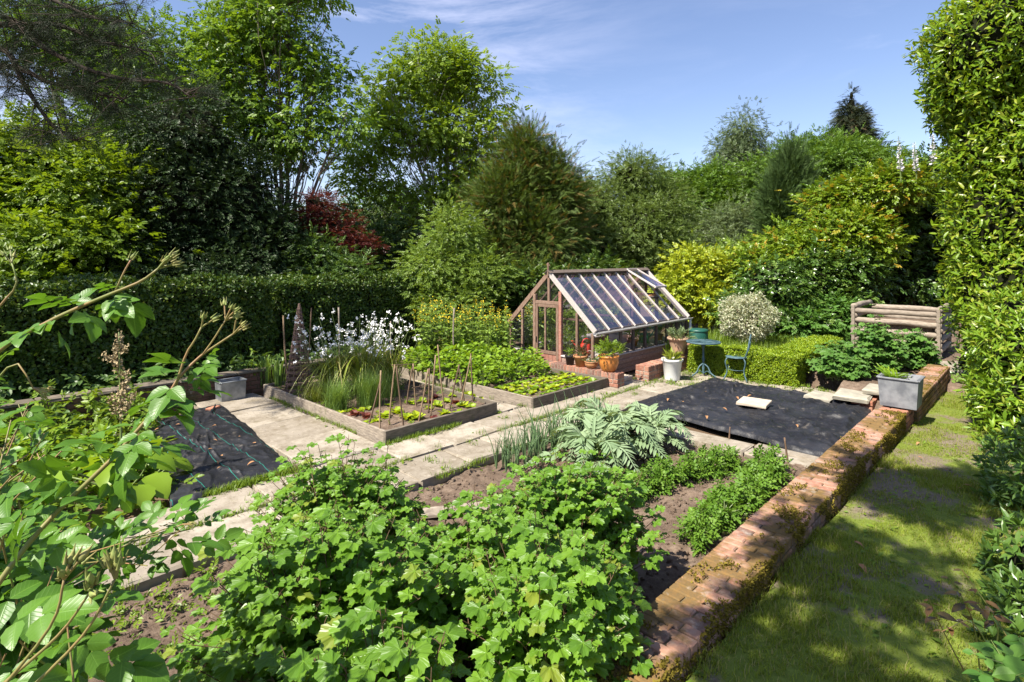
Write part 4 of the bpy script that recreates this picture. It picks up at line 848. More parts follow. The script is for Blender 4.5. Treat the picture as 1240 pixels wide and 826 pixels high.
tree('shrub','green shrub in front of the red maple','shrub',foot(400,16),LB((385,320,30,40,15.5),(420,335,35,30,15.5),(350,335,32,30,15.5)),SPR,'fern','bark_dark',90,26,.4,.22,.04,stems=2,core=.6)
tree('olive_shrub','grey green bush seen through the gap left of the ash trunk','shrub',foot(480,25),LB((470,290,32,40,25),(500,310,30,35,25),(440,270,30,30,26)),SPR,'grey','bark',80,24,.7,.30,.06,stems=2)
tree('yew_tree','brownish olive yew with drooping sprays behind the greenhouse','tree',foot(640,18),LB((635,205,38,42,18),(610,250,42,45,17.6),(665,235,36,45,18),(600,310,28,40,17.3),(645,290,45,45,17.4),(685,270,20,50,18),(675,200,14,22,18),(640,345,55,30,17),(635,175,18,24,18)),YEW,'yew','bark',480,84,.58,.225,.2,flat=.9,droop=-.1,upn=.5,outw=1.1,twig=.25,core=.45)
tree('hazel_shrub','light green leafy tall shrub beside the hedge end and the yew','shrub',foot(548,15.5),LB((550,285,38,38,15.5),(530,325,40,35,15),(580,330,35,35,15),(550,365,50,30,14.8),(515,350,25,30,15)),SPR,'lime','bark',220,40,.5,.155,.04,stems=2,twig=.5)
tree('laurel_shrub','glossy broad leaved shrub behind the left slope of the greenhouse roof','shrub',foot(625,16),LB((610,350,35,25,15.6),(655,345,40,22,16),(590,375,25,25,15.2),(690,335,35,18,16.5),(720,330,35,18,17)),SPRB,'hedge','bark',130,20,.4,.26,.05,stems=2,core=.6)
tree('hawthorn','broad olive green hawthorn with a domed top behind the greenhouse','tree',foot(770,21),LB((765,215,40,32,21),(730,255,40,40,20.5),(800,255,40,42,21),(770,280,55,45,20),(720,300,35,40,19.5),(810,310,40,40,20),(700,270,24,35,21)),SPRN,'haw','bark',400,46,.6,.21,.17,core=.6,twig=.25)
tree('far_tree','bluish distant tree in the dip between yew and hawthorn','tree',foot(705,42),LB((705,232,16,16,42),(690,245,16,18,42),(722,240,16,16,42)),SPR,'grey','bark',60,24,1.0,.5,.2)
tree('oak_tree','distant fresh green oak right of the hawthorn','tree',foot(840,36),LB((825,225,24,28,36),(860,225,28,28,36),(845,255,45,35,35),(800,230,20,22,37)),SPR,'oak','bark',180,40,1.1,.38,.25)
tree('willow_shrub','soft grey green wide bush below the distant oak','shrub',foot(860,25),LB((850,285,42,32,25),(890,275,38,34,25.5),(825,310,35,30,24),(875,310,45,30,24),(910,300,28,30,25)),SPRN,'grey','bark',250,28,.75,.30,.08,stems=2,core=.55)
tree('birch_tree','tall thin birch with drooping grey green twigs against the sky','tree',foot(898,38),LB((898,172,22,28,38),(885,205,24,28,38),(915,205,22,28,38),(928,185,12,22,38),(898,240,34,30,38),(875,190,10,25,38),(905,150,10,12,38)),SPRN,'birch','bark_pale',460,34,.9,.30,.2,shell=.3,droop=.9,twig=.6,flat=1.2,lead=.6)
tree('conifer','dark pointed fir far off on the skyline','tree',foot(1031,48),[lobe(1031,116+i*9,5+i*3.6,10,48) for i in range(9)],YEW,'fir','bark_dark',420,26,.45,.55,.3,shell=.5,droop=.45,outw=1.4,twig=.1,lead=.9,core=.6)
tree('oak_tree','broad green oak under the far dark fir','tree',foot(1010,32),LB((1000,186,38,22,32),(962,192,26,24,32),(1045,200,34,24,32),(1010,205,60,32,31),(1070,205,22,22,31),(930,215,30,30,32)),SPR,'oak','bark',280,44,1.,.34,.3,core=.5,twig=.25)
tree('cypress','dark green columnar cypress right of the birch','tree',foot(955,20),LB((958,205,14,26,20),(945,235,18,28,20),(968,235,18,28,20),(955,262,28,24,20),(940,270,16,20,20),(975,265,12,25,20)),YEW,'cyp','bark_dark',280,60,.42,.23,.15,flat=1.6,droop=-.7,upn=.2,outw=.7,core=.7,twig=.1)
tree('lime_shrub','pale lime green shrub left of the cypress','shrub',foot(880,19),LB((865,325,40,24,18.5),(905,315,38,26,19),(845,345,35,18,18),(920,335,30,25,18)),SPR,'lime','bark',170,24,.5,.24,.05,stems=2,core=.6)
tree('golden_shrub','yellow leaved shrub beside the far end of the greenhouse','shrub',foot(855,17),LB((845,325,34,26,17),(880,335,30,28,17),(820,350,28,28,16.6),(860,362,42,26,16.5),(895,365,28,25,16.5),(808,365,20,22,16.3)),SPRB,'gold','bark',260,34,.42,.18,.05,stems=2,core=.62)
tree('climber_hedge','tall hedge mass with orange tipped leaves right of the cypress','hedge',foot(990,17,.2),LB((1008,250,34,32,17),(945,302,30,24,17),(1045,238,36,30,16.6),(985,308,52,30,16.5),(1030,290,45,42,16),(915,325,32,24,16.5),(1085,225,36,26,16)),SPRB,'photinia','bark',460,36,.45,.20,.07,stems=2,core=.72,twig=.15)
tree('ivy_hedge','dark glossy ivy covered bank behind the round variegated shrub','hedge',foot(990,15.5,.2),LB((935,350,45,38,15.2),(985,345,45,45,15.5),(1030,330,40,45,15.6),(900,375,35,28,14.8),(960,385,45,25,14.6),(1015,370,35,35,15.2)),SPRB,'ivy','bark_dark',400,24,.32,.19,.05,stems=2,core=.78,twig=.1)
tree('ivy_hedge','deep shaded ivy hedge behind the log compost bin','hedge',foot(1100,17,.2),LB((1080,275,48,60,17.5),(1130,250,50,60,17),(1100,340,60,45,17.6),(1150,330,45,60,17),(1140,210,40,30,16.6)),SPRB,'ivy','bark_dark',330,24,.42,.22,.06,stems=2,core=.8,twig=.15)
tree('bramble','leafy green clump at the foot of the ivy bank left of the compost bin','shrub',foot(1000,14.2,.25),LB((1010,385,35,25,14.2),(975,395,30,18,14),(1030,395,22,22,14)),SPRB,'mallow','bark',80,18,.28,.2,.03,stems=2,core=.5,trunkname='stems',crownname='foliage')
# far woodland seen between the trees
mb=MB(); n=1500; u=U(-250,1500,n); D=U(48,75,n); P=np.array([W(a,312-U(-5,62)*(.8+.4*math.sin(a*.03)),d) for a,d in zip(u,D)]); P[:,2]=np.maximum(P[:,2],0)
foliage(mb,P,np.tile(-RY,(n,1)),22,2.2,SPR,.9); tag(obj('far_woodland',mb,M['tall']),'distant woodland closing the view between the garden trees','woodland',None,'stuff')
mb=MB(); n=520; u=U(-120,520,n); P=np.array([W(a,U(255,345),d) for a,d in zip(u,U(19,26,n))]); P[:,2]=np.maximum(P[:,2],0); foliage(mb,P,np.tile(-RY,(n,1)),24,.9,SPR,.34); tag(obj('thicket',mb,M['hedge']),'dark thicket under the left hand trees','thicket',None,'stuff')
# pine with its branch across the upper left corner
pb=foot(-330,7.5); t=thing('pine_tree','dark pine whose long drooping branch hangs across the upper left corner','tree',pb)
m=MB(); top=pb+np.array((0,0,11.)); tube(m,curve(pb,top,9,.01),np.linspace(.28,.10,9),10); ends=[]
for pts in ([(-330,-40),(-120,-10),(0,18),(60,62),(130,92),(200,100),(232,118)],[(-330,60),(-100,50),(0,58),(30,104),(62,150),(90,170)],[(-330,-150),(-100,-60),(40,-10),(110,20),(160,28)],[(-330,20),(-80,90),(10,80),(60,100),(110,112),(150,120)],[(-330,-60),(-60,20),(20,30),(70,30),(120,50),(180,62)]):
    P=spline([W(u,v,7.5-.0008*(u+330)*1.0) for u,v in pts],26); tube(m,P,np.linspace(.055,.010,26),6)
    for k in range(9,26):
        for s in range(4): e=P[k]+rng.normal(0,1,3)*np.array((.30,.30,.16))+np.array((0,0,-.05)); tube(m,[P[k],(P[k]+e)/2+(0,0,.03),e],[.008,.006,.003],4,None,False); ends.append((P[k],e))
for k in range(26): 
    z=U(5.5,11); a=U(0,6.28); e=pb+np.array((math.cos(a)*2.2,math.sin(a)*2.2,z)); tube(m,curve(pb+np.array((0,0,z-.3)),e,6,.04),np.linspace(.05,.012,6),5,None,False)
    for s in range(8): b=pb+np.array((math.cos(a),math.sin(a),0))*U(.6,2.3)+np.array((0,0,z)); ends.append((b,b+rng.normal(0,.3,3)))
obj('trunk',m,M['bark_dark'],t,True); m=MB()
A_=np.array([a for a,_ in ends]);B_=np.array([b for _,b in ends]); rep=8; tt=U(.3,1.1,(len(A_)*rep,1)); P=np.repeat(A_,rep,0)*(1-tt)+np.repeat(B_,rep,0)*tt
scatter(m,NEED,P,nrm(np.repeat(nrm(B_-A_),rep,0)+rdir(len(P))*.9),rdir(len(P)),U(.14,.26,len(P))); obj('crown',m,M['pine'],t)
# overhanging tree behind the photographer: its shade dapples the lawn
b=cam(-1.3,-2.4,.2); tree('lime_tree','tall tree standing behind the viewpoint, throwing dappled shade on the lawn','tree',b,[(cam(.1,2.05,6.2),np.array((.5,.5,.4))),(cam(-.95,1.0,6.1),np.array((.48,.45,.4))),(cam(1.1,2.3,6.3),np.array((.5,.42,.3))),(cam(-1.85,.1,6.2),np.array((.42,.42,.35))),(cam(.2,2.5,6.3),np.array((.35,.35,.3)))],SPRB,'tall','bark',74,18,.24,.20,.03,twig=.3,lead=.8,rt=.005)
# ---------------- clipped hedges
def hedge(name,label,a0,a1,b0,b1,z0,z1,leaf,mat,dens,size,lump=.06,group=None,sides=('a0','a1','b0','b1','top'),core=.12):
    t=thing(name,label,'hedge',((a0+a1)/2,(b0+b1)/2,z0),group); m=MB()
    for s in sides:
        ar=dict(a0=(b1-b0)*(z1-z0),a1=(b1-b0)*(z1-z0),b0=(a1-a0)*(z1-z0),b1=(a1-a0)*(z1-z0),top=(a1-a0)*(b1-b0))[s]; n=int(ar*dens); q,r=U(0,1,n),U(0,1,n)
        x=a0+(a1-a0)*q; y=b0+(b1-b0)*q; z=z0+(z1-z0)*r
        if s=='a0': P=np.stack([np.full(n,a0),y,z],1);o=(-1,0,0)
        elif s=='a1': P=np.stack([np.full(n,a1),y,z],1);o=(1,0,0)
        elif s=='b0': P=np.stack([x,np.full(n,b0),z],1);o=(0,-1,0)
        elif s=='b1': P=np.stack([x,np.full(n,b1),z],1);o=(0,1,0)
        else: P=np.stack([x,b0+(b1-b0)*r,np.full(n,z1)],1);o=(0,0,1)
        o=np.array(o,float); dd=lump*(vnoise(P[:,0]+P[:,2],P[:,1]-P[:,2]*.7,1.6,13)+.6*vnoise(P[:,0]*1.,P[:,1]+P[:,2],5,14))
        P=P+o*(dd+np.abs(rng.normal(0,1,n))*size*.45-size*.5)[:,None]
        d=nrm(o*.7+rdir(n)+np.array((0,0,.25))); nm=o*.8+rdir(n)*.7+np.array((0,0,.3)); scatter(m,leaf,P,d,nm,size*U(.6,1.25,n))
    obj('foliage',m,M[mat],t); m=MB(); c=core; cbox(m,((a0+a1)/2,(b0+b1)/2,(z0+z1-c)/2),(a1-a0-2*c,b1-b0-2*c,z1-z0-c),None,.05,.02); obj('dark_core',m,M['twig'],t); return t  # dark box core added inside to keep the hedge from being see-through
hedge('hedge','clipped dark hedge along the left behind the low brick wall',-3.,4.65,11.05,12.4,-.1,1.92,L6B,'hedge',1700,.075,.11,sides=('a1','b0','top','a0'))
hedge('hedge','second clipped hedge set back behind the white flowers',5.2,9.3,11.9,13.2,-.1,1.86,L6B,'hedge',1700,.075,.11,sides=('a0','a1','b0','top'))
hb=hedge('box_hedge','low bright clipped box hedge behind the table and chair',11.02,11.55,3.35,5.45,.0,.56,leaf6(.6),'box',9500,.030,.035,core=.07)
hedge('box_hedge','arm of the box hedge running back from its right corner',11.58,14.1,3.32,3.92,.2,.60,leaf6(.6),'box',8000,.032,.035,core=.07)
# ---------------- shoots with leaves (currants, roses, broad leaved bushes)
def shrub(name,label,base,targets,leaf,mat,stemmat,ls,per,start=.25,pet=.06,stem_r=.008,cat='bush',group=None,up=.55,droop=.35,sun=.35,n=9,bend=.08,leafname='foliage',sizevar=(.40,1.2),spread=.05):
    base=np.asarray(base,float); t=thing(name,label,cat,base,group); ms=MB(); P_=[];d_=[];n_=[];s_=[]
    for tg in targets:
        b=base+np.array((rng.normal(0,spread*2),rng.normal(0,spread*2),0)); tg=np.asarray(tg,float); mid=b+(tg-b)*np.array((.45,.45,.62))
        P=spline([b,mid+rng.normal(0,bend*.5,3),tg],n); tube(ms,P,np.linspace(stem_r,stem_r*.35,n),5,None,False)
        ax=nrm(tg-mid)
        for k in range(per):
            tt=start+(1-start)*(k+U(0,1))/per; q=tt*(n-1); i=min(int(q),n-2); p=P[i]*(1-(q-i))+P[i+1]*(q-i)
            az=k*2.4+U(-.5,.5); e=np.array((math.cos(az),math.sin(az),U(.1,.6))); e=nrm(e+.25*ax); pl=pet*U(.5,1.3)*(1.1-.5*tt); b2=p+e*pl
            if pet>.03: tube(ms,[p,p+e*pl*.5+(0,0,.006),b2],[.0022,.0018,.0015],3,None,False)
            P_.append(b2); d_.append(nrm(e*np.array((1,1,.3))+np.array((0,0,-droop*U(.2,1.4))))); n_.append(np.array((0,0,up))+e*.35+rdir(1)[0]*.35+SUN*sun); s_.append(ls*U(*sizevar)*(1.1-.35*max(0,tt-.75)/.25))
    m=MB(); scatter(m,leaf,P_,d_,n_,np.array(s_)); obj(leafname,m,M[mat],t); obj('stems',ms,M[stemmat],t,True); return t
EL=math.radians(53); TS=cam(-.77,-.64,0); TS=nrm(TS); SUN=np.array((TS[0]*math.cos(EL),TS[1]*math.cos(EL),math.sin(EL)))
def dome(X,Y,z,rx,ry,rz,n,zmin=.35):
    d=rdir(n); d[:,2]=np.abs(d[:,2])*.9+.0; k=(U(0,1,n)**.33)[:,None]*np.array((rx,ry,rz)); o=d*k; return np.array([cam(X+a,Y+b,max(zmin,z+c)) for a,b,c in o])
CB=[('leafy blackcurrant bush at the far left of the foreground clump',(-1.22,4.0),(.72,.6),1.22,220,'currant',.112),
    ('blackcurrant bush filling the lower middle of the picture',(-.92,2.8),(.76,.62),1.28,280,'currant',.135),
    ('nearest blackcurrant bush at the bottom edge with the largest leaves',(-.52,1.95),(.55,.42),1.22,210,'currant',.155),
    ('blackcurrant bush beside the onions and artichokes',(.38,3.9),(.78,.55),1.17,230,'currant',.11),
    ('blackcurrant bush leaning over the brick wall',(.20,2.85),(.50,.52),1.18,220,'currant',.13),
    ('blackcurrant bush in the middle of the clump, half hidden by its neighbours',(-.25,3.4),(.55,.52),1.05,190,'currant',.11)]
for lb,(X,Y),(rx,ry),zt,n,mt,ls in CB:
    shrub('currant_bush',lb,cam(X,Y,-.06),dome(X,Y,.42,rx,ry,zt-.42,n,.25),CUR,mt,'brown_stem',ls,10,.32,.06,.005,group='currant bushes in the foreground',up=.8,sun=.75,droop=.22)
shrub('gooseberry_bush','small leaved lime green bush at the left side of the currants',cam(-1.32,3.0,-.06),dome(-1.32,3.0,.2,.38,.55,.55,80,.12),CUR,'currant_lime','brown_stem',.055,14,.2,.03,.005)
shrub('gooseberry_bush','low lime green small leaved bush at the lower left of the currants',cam(-1.18,2.25,-.06),dome(-1.18,2.25,.2,.34,.42,.50,70,.12),CUR,'currant_lime','brown_stem',.05,14,.2,.03,.005)
# ---------------- rose at the left, close to the viewpoint
ROSE=leafgrid(.68,.09,.20,8,.05); RC=merge([(ROSE,rotz(1.15),(.38,.02,0),.42),(ROSE,rotz(-1.15),(.38,-.02,0),.42),(ROSE,rotz(.9),(.72,.02,-.02),.50),(ROSE,rotz(-.9),(.72,-.02,-.02),.50),(ROSE,np.eye(3),(.92,0,-.03),.60)])
R3=merge([(ROSE,rotz(1.),(.45,.02,0),.6),(ROSE,rotz(-1.),(.45,-.02,0),.6),(ROSE,np.eye(3),(.62,0,-.02),.72)])
rb=cam(-1.55,1.15,-.1); t=thing('rose_bush','tall glossy leaved rose reaching in from the left edge','bush',rb); ms=MB(); lv=[[],[],[],[]]; BUDS=[]
def addleaf(p,d,s,n=None): lv[0].append(p); lv[1].append(nrm(d)); lv[2].append(nrm((0,0,.6)+SUN*.4+rng.normal(0,.35,3)) if n is None else n); lv[3].append(s)
def bud(p,d,s=.016):
    buds=MB(); BUDS.append(buds); d=nrm(d); Rm=frame(d); V=[];s=s*.72;pr=[(.12,0),(.36,.2),(.45,.5),(.34,.95),(.12,1.5),(.0,2.1)]
    for r,x in pr:
        for k in range(7): a=k*2*PI/7; V.append(np.array(p)+Rm@np.array((x*s,r*s*math.cos(a),r*s*math.sin(a))))
    buds.add(V,[[(i*7+k,i*7+(k+1)%7,(i+1)*7+(k+1)%7,(i+1)*7+k) for i in range(5) for k in range(7)]])
    for k in range(3): a=k*2.1; e=Rm@np.array((s*U(1.3,2.),s*.8*math.cos(a),s*.8*math.sin(a))); tube(buds,[np.array(p)+Rm@np.array((.1*s,.5*s*math.cos(a),.5*s*math.sin(a))),np.array(p)+e],[.0022,.0004],4,None,False)
def cluster(p,d,n=5,L=.05):
    for k in range(n): e=nrm(d+rng.normal(0,.45,3)); q=np.array(p)+e*L*U(.4,1.2); tube(ms,[p,q],[.0022,.0018],5,None,False); bud(q,e,U(.011,.016))
def rstem(pts,r0,r1,n=20): P=spline([W(*p) for p in pts],n); tube(ms,P,np.linspace(r0,r1,n),7); return P
P1=rstem([(-160,700,1.35),(-70,500,1.3),(0,424,1.25),(55,392,1.2),(85,377,1.2),(129,358,1.15),(170,341,1.15),(192,325,1.15)],.006,.0022); cluster(P1[-1],nrm(P1[-1]-P1[-3]),6,.04)
P1b=rstem([(140,352,1.15),(150,330,1.15),(159,314,1.15)],.002,.0016,6); bud(P1b[-1],P1b[-1]-P1b[-2],.014)
P2=rstem([(-40,760,1.0),(24,671,1.05),(71,618,1.1),(123,568,1.12),(139,552,1.13),(170,517,1.15),(201,482,1.17),(217,457,1.18),(242,432,1.2),(262,418,1.2),(283,404,1.2)],.0055,.002,26); cluster(P2[-1],nrm(P2[-1]-P2[-3]),3,.03)
P3=rstem([(212,470,1.17),(225,430,1.17),(236,412,1.17),(244,396,1.17)],.0026,.0018,8); cluster(P3[-1],nrm(P3[-1]-P3[-3]),2,.025)
P4=rstem([(245,430,1.2),(258,412,1.2),(268,396,1.2),(273,388,1.2)],.002,.0016,8); cluster(P4[-1],nrm(P4[-1]-P4[-3]),4,.03)
P5=rstem([(40,740,1.5),(104,690,1.5),(152,660,1.5),(195,645,1.55),(221,635,1.55)],.0035,.0015,12); cluster(P5[-1],nrm(P5[-1]-P5[-3]),2,.03)
P6=rstem([(-20,400,1.3),(0,370,1.3),(20,345,1.3),(14,318,1.3)],.003,.0016,8); cluster(P6[-1],nrm(P6[-1]-P6[-3]),3,.03)
P7=rstem([(-80,560,1.3),(-20,480,1.3),(18,440,1.3),(40,470,1.3)],.003,.0016,8); cluster(P7[-1],nrm(P7[-1]-P7[-3]),3,.03)
for (u,v,du,dv,s,D) in ((140,352,-26,-10,.058,1.15),(128,358,35,20,.075,1.15),(95,372,-25,-12,.075,1.2),(92,374,-6,24,.062,1.18),(88,376,35,14,.08,1.18),(75,385,-28,10,.07,1.2),(60,392,22,28,.085,1.2),(30,405,-22,-6,.06,1.22),(130,362,45,28,.09,1.15),(20,420,-20,14,.06,1.25),
      (205,478,40,24,.085,1.17),(205,478,-20,24,.07,1.17),(228,446,30,30,.065,1.18),(200,488,30,26,.11,1.16),(198,490,58,12,.10,1.16),(175,512,-38,14,.09,1.15),(150,540,-55,-5,.12,1.1),(148,540,30,32,.09,1.12),(140,550,55,10,.12,1.12),(118,572,-50,-10,.11,1.1),(118,572,30,30,.10,1.1),(98,592,-38,-18,.11,1.08),(90,600,40,14,.10,1.1),(70,618,-40,10,.12,1.05),(60,630,30,24,.10,1.05),(30,668,-20,-22,.12,1.),(28,668,50,-6,.11,1.),(242,432,24,10,.05,1.2),(255,424,10,18,.04,1.2),(160,655,20,-16,.07,1.5),(195,645,30,-10,.07,1.5),(120,680,30,22,.08,1.5),(150,662,-24,18,.07,1.5)):
    p=W(u,v,D); q=W(u+du,v+dv,D+U(-.1,.1)); d=q-p; addleaf(p,d,s*.80)
for PP,i0,i1,cnt in ((P1,8,17,7),(P2,4,20,14)):
    for k in range(cnt):
        i=rng.integers(i0,i1); e=rdir(1)[0]*np.array((1,1,.6)); addleaf(PP[i]+e*.012,e+np.array((0,0,-.15)),U(.055,.09))
# dense lower left mass of shoots
for k in range(120):
    D=U(1.05,2.3); u=U(-130,95)*(1 if D<1.7 else .8)-10; v=U(445,800); 
    if v<520 and u>40: continue
    p1=W(u,v,D); b=rb+np.array((U(-.5,.5),U(-.5,.5),U(.3,1.2))); P=spline([b,(b+p1)/2+rng.normal(0,.08,3)+(0,0,.1),p1],9); tube(ms,P,np.linspace(.0035,.0016,9),5,None,False)
    for q in range(9):
        i=rng.integers(3,9); e=rdir(1)[0]*np.array((1,1,.5)); addleaf(P[min(i,8)]+e*.02,e+np.array((0,0,-.1)),U(.07,.11))
    if rng.random()<.10: cluster(P[-1],nrm(P[-1]-P[-2]+np.array((0,0,.05))),3,.03)
for k in range(46):
    u=U(40,235);v=U(630,790);D=U(1.5,2.0); 
    if u>150 and v>700: continue
    p1=W(u,v,D); b=W(-60,820,1.9)+rng.normal(0,.1,3); P=spline([b,(b+p1)/2+rng.normal(0,.06,3)+(0,0,.1),p1],9); tube(ms,P,np.linspace(.003,.0014,9),5,None,False)
    for q in range(5): e=rdir(1)[0]*np.array((1,1,.5)); addleaf(P[rng.integers(4,9)]+e*.02,e,U(.07,.12))
# big near bud spray at the bottom left
for pts in ([(-20,860,.62),(60,760,.6),(78,700,.6)],[(-10,840,.62),(70,770,.62),(110,716,.6)],[(20,850,.64),(100,770,.62),(140,700,.62)],):
    P=rstem(pts,.0020,.0012,9); cluster(P[-1],nrm(P[-1]-P[-3]),3,.022)
for (u,v,du,dv,s,D) in ((110,780,40,35,.10,.85),(120,790,60,20,.09,.85),(-10,760,40,-10,.10,.8),(-20,720,45,10,.11,.9),(10,800,20,30,.1,.8)): p=W(u,v,D); addleaf(p,W(u+du,v+dv,D)-p,s)
m=MB(); n3=rng.random(len(lv[0]))<.55; A0=[np.array(x) for x in lv]
scatter(m,RC,A0[0][n3],A0[1][n3],A0[2][n3],A0[3][n3]); scatter(m,R3,A0[0][~n3],A0[1][~n3],A0[2][~n3],A0[3][~n3]*.95); obj('foliage',m,M['rose'],t,True); obj('stems',ms,M['rose_stem'],t,True); [obj('bud',q,M['bud'],t,True) for q in BUDS]
# ---------------- right hand shrubs
LA=leaf6(.36,.05,.16)
def lobes_ab(*l): return [(np.array((a,b,z)),np.array((rx,ry,rz))) for a,b,z,rx,ry,rz in l]
def laurel(name,label,base,lobes,leaf,mat,dens,size,cat='hedge',core=.8,lump=.10,whorl=False):
    t=thing(name,label,cat,base); m=MB(); cm=MB()
    for c,r in lobes:
        ar=4*PI*((r[0]*r[1])**1.6/3+(r[0]*r[2])**1.6/3+(r[1]*r[2])**1.6/3)**(1/1.6); n=int(ar*dens); d=rdir(n)
        k=1+lump*np.sin(d[:,0]*6+r[0]*5)*np.sin(d[:,2]*7+c[0])+lump*.7*np.sin(d[:,1]*13+d[:,2]*9)
        P=c+(d*r*(k*U(.80,1.04,n))[:,None])@BASIS; o=nrm(d/r)@BASIS; ok=P[:,2]>base[2]-.05; P,o=P[ok],o[ok]; n=len(P)
        if whorl:
            kk=6; P=np.repeat(P,kk,0); o=np.repeat(o,kk,0); n=len(P)
        dd=nrm(o*.55+rdir(n)*.8+np.array((0,0,.15))); nm=o*.55+np.array((0,0,.55))+rdir(n)*.45
        scatter(m,leaf,P,dd,nm,size*U(.6,1.2,n))
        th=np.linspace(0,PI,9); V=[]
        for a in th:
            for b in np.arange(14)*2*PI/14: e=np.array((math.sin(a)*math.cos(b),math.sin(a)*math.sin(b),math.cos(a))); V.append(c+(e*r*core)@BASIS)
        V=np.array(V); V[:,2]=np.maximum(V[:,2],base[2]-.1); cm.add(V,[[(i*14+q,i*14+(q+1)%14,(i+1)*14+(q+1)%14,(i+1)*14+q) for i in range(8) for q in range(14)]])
    obj('foliage',m,M[mat],t); obj('dark_core',cm,M['twig'],t); return t  # dark solid cores added inside the lobes to stop see-through
def PL(u,v,D,rx,rz,ry=None): return (W(u,v,D),np.array((rx,ry or rx,rz)))
laurel('laurel_hedge','towering sunlit cherry laurel at the right edge',foot(1210,10.2,.1),[PL(1210,60,9.6,1.15,1.2),PL(1290,40,9.4,1.3,1.5),PL(1200,110,9.8,.95,.9),PL(1215,180,9.6,.85,1.2),PL(1230,270,9.4,1.0,1.2),PL(1240,350,9.2,1.05,1.1),PL(1175,130,10,.55,.6),PL(1300,200,9.2,1.5,1.6)],LA,'laurel',420,.135)
laurel('light_shrub','light green glossy shrub with whorled leaves on the right of the lawn',foot(1250,7.2,.1),[PL(1245,430,7.2,.62,.55),PL(1235,490,7.0,.55,.45),PL(1215,455,7.6,.35,.35),PL(1250,540,6.6,.55,.5),PL(1235,385,7.8,.5,.4),PL(1300,480,6.8,.9,.9)],leaf6(.30,.04,.12),'choisya',85,.12,'shrub',.6,.1,True)
laurel('leafy_shrub','bluish green shrub in shade at the right edge lower down',foot(1270,4.6,.2),[PL(1245,600,5.4,.36,.34),PL(1262,660,4.6,.40,.36),PL(1252,720,4.0,.30,.30),PL(1300,620,4.6,.6,.7),PL(1240,560,6.0,.36,.3),PL(1250,690,3.6,.24,.3),PL(1262,760,3.2,.24,.25),PL(1225,745,3.4,.16,.2),PL(1240,800,2.9,.18,.2),PL(1235,640,4.9,.26,.25)],leaf6(.34,.04,.12),'shade',150,.085,'shrub',.5,.1,True)
laurel('laurel_seedling','glossy low laurel growth at the end of the lawn',foot(1185,9.8,.1),[PL(1190,415,9.6,.4,.3),PL(1175,440,9.9,.25,.22),PL(1205,450,8.8,.35,.3)],LA,'ivy',160,.11,'shrub',.7)
shrub('young_shrub','young shrub with bronze red shoot tips at the lower right corner',W(1225,840,2.6),[W(1150,700,2.4),W(1125,725,2.35),W(1165,690,2.5),W(1185,730,2.4),W(1140,765,2.3)],leafgrid(.5,.06,.15,5),'redleaf','rose_stem',.062,7,.55,.01,.004,'shrub')
shrub('young_shrub','large fresh green leaves pushing up at the bottom right corner',W(1245,860,2.0),[W(1175,790,2.),W(1200,775,2.05),W(1190,815,1.95),W(1225,800,2.1),W(1235,770,2.2),W(1240,815,1.9)],leafgrid(.72,.06,.15,6),'mallow','stem',.075,8,.6,.01,.004,'shrub')
# round variegated shrub, broad leaved clump, flower spikes
c=W(905,384,13.2); laurel('variegated_shrub','round cream variegated shrub behind the box hedge','', [], None,'varieg',0,0) if False else None
t=thing('variegated_shrub','round cream variegated shrub behind the box hedge','shrub',(c[0],c[1],.2)); m=MB(); n=5200; d=rdir(n); P=c+d*(.62*np.array((1,1,.86)))*(U(.72,1.05,n)*(1+.10*np.sin(d[:,0]*9+1)*np.sin(d[:,2]*8)+.10*np.sin(d[:,1]*6+d[:,2]*4)))[:,None]; scatter(m,leaf2(.5),P,nrm(d*.8+rdir(n)),d*.6+rdir(n)*.6+np.array((0,0,.4)),U(.05,.085,n)); obj('foliage',m,M['varieg'],t)
m=MB(); tube(m,[(c[0],c[1],.2),(c[0]+.03,c[1],.5),(c[0],c[1],.9)],[.04,.035,.03],8); [tube(m,curve((c[0],c[1],.75),c+rdir(1)[0]*.45,5,.08),np.linspace(.02,.006,5),5) for k in range(14)]; obj('stem',m,M['bark'],t,True)
for (X0,Y0,r,zt,n,lb) in ((12.25,2.35,.6,1.28,120,'tall broad leaved clump in front of the compost bin'),(11.75,2.75,.55,.92,100,'lower broad leaved clump beside the box hedge corner'),(13.0,1.85,.5,1.05,80,'broad leaved clump at the right below the compost bin logs'),(11.42,2.72,.5,.66,110,'small broad leaved clump spilling over the stone steps')):
    o=rdir(n); o[:,2]=np.abs(o[:,2]); tg=np.array((X0,Y0,.35))+o*np.array((r,r,zt-.3))*(U(.2,1,n)**.4)[:,None]; shrub('mallow_clump',lb,(X0,Y0,.2),tg,CUR,'mallow','stem',.155,7,.35,.07,.007,'clump','broad leaved clumps by the compost bin')
for (u,v0,v1,lb) in ((1091,190,165,'left white flower spike above the hedge'),(1110,188,172,'short middle white flower spike above the hedge'),(1131,186,150,'tallest white flower spike above the hedge beside the laurel')):
    D=15.; b=W(u,v0+30,D); tp=W(u-3,v1,D); t=thing('flower_spike',lb,'flower',b,'white flower spikes over the hedge'); m=MB(); tube(m,[b,tp],[.015,.006],5); obj('stem',m,M['stem'],t); m=MB(); n=130; k=U(.25,1,n)[:,None]; P=b*(1-k)+tp*k; d=rdir(n)*np.array((1,1,.4)); scatter(m,leaf6(.7),P+d*.02,d,rdir(n),.085*(1.25-k[:,0])); obj('blossom',m,M['lilac_petal'],t)
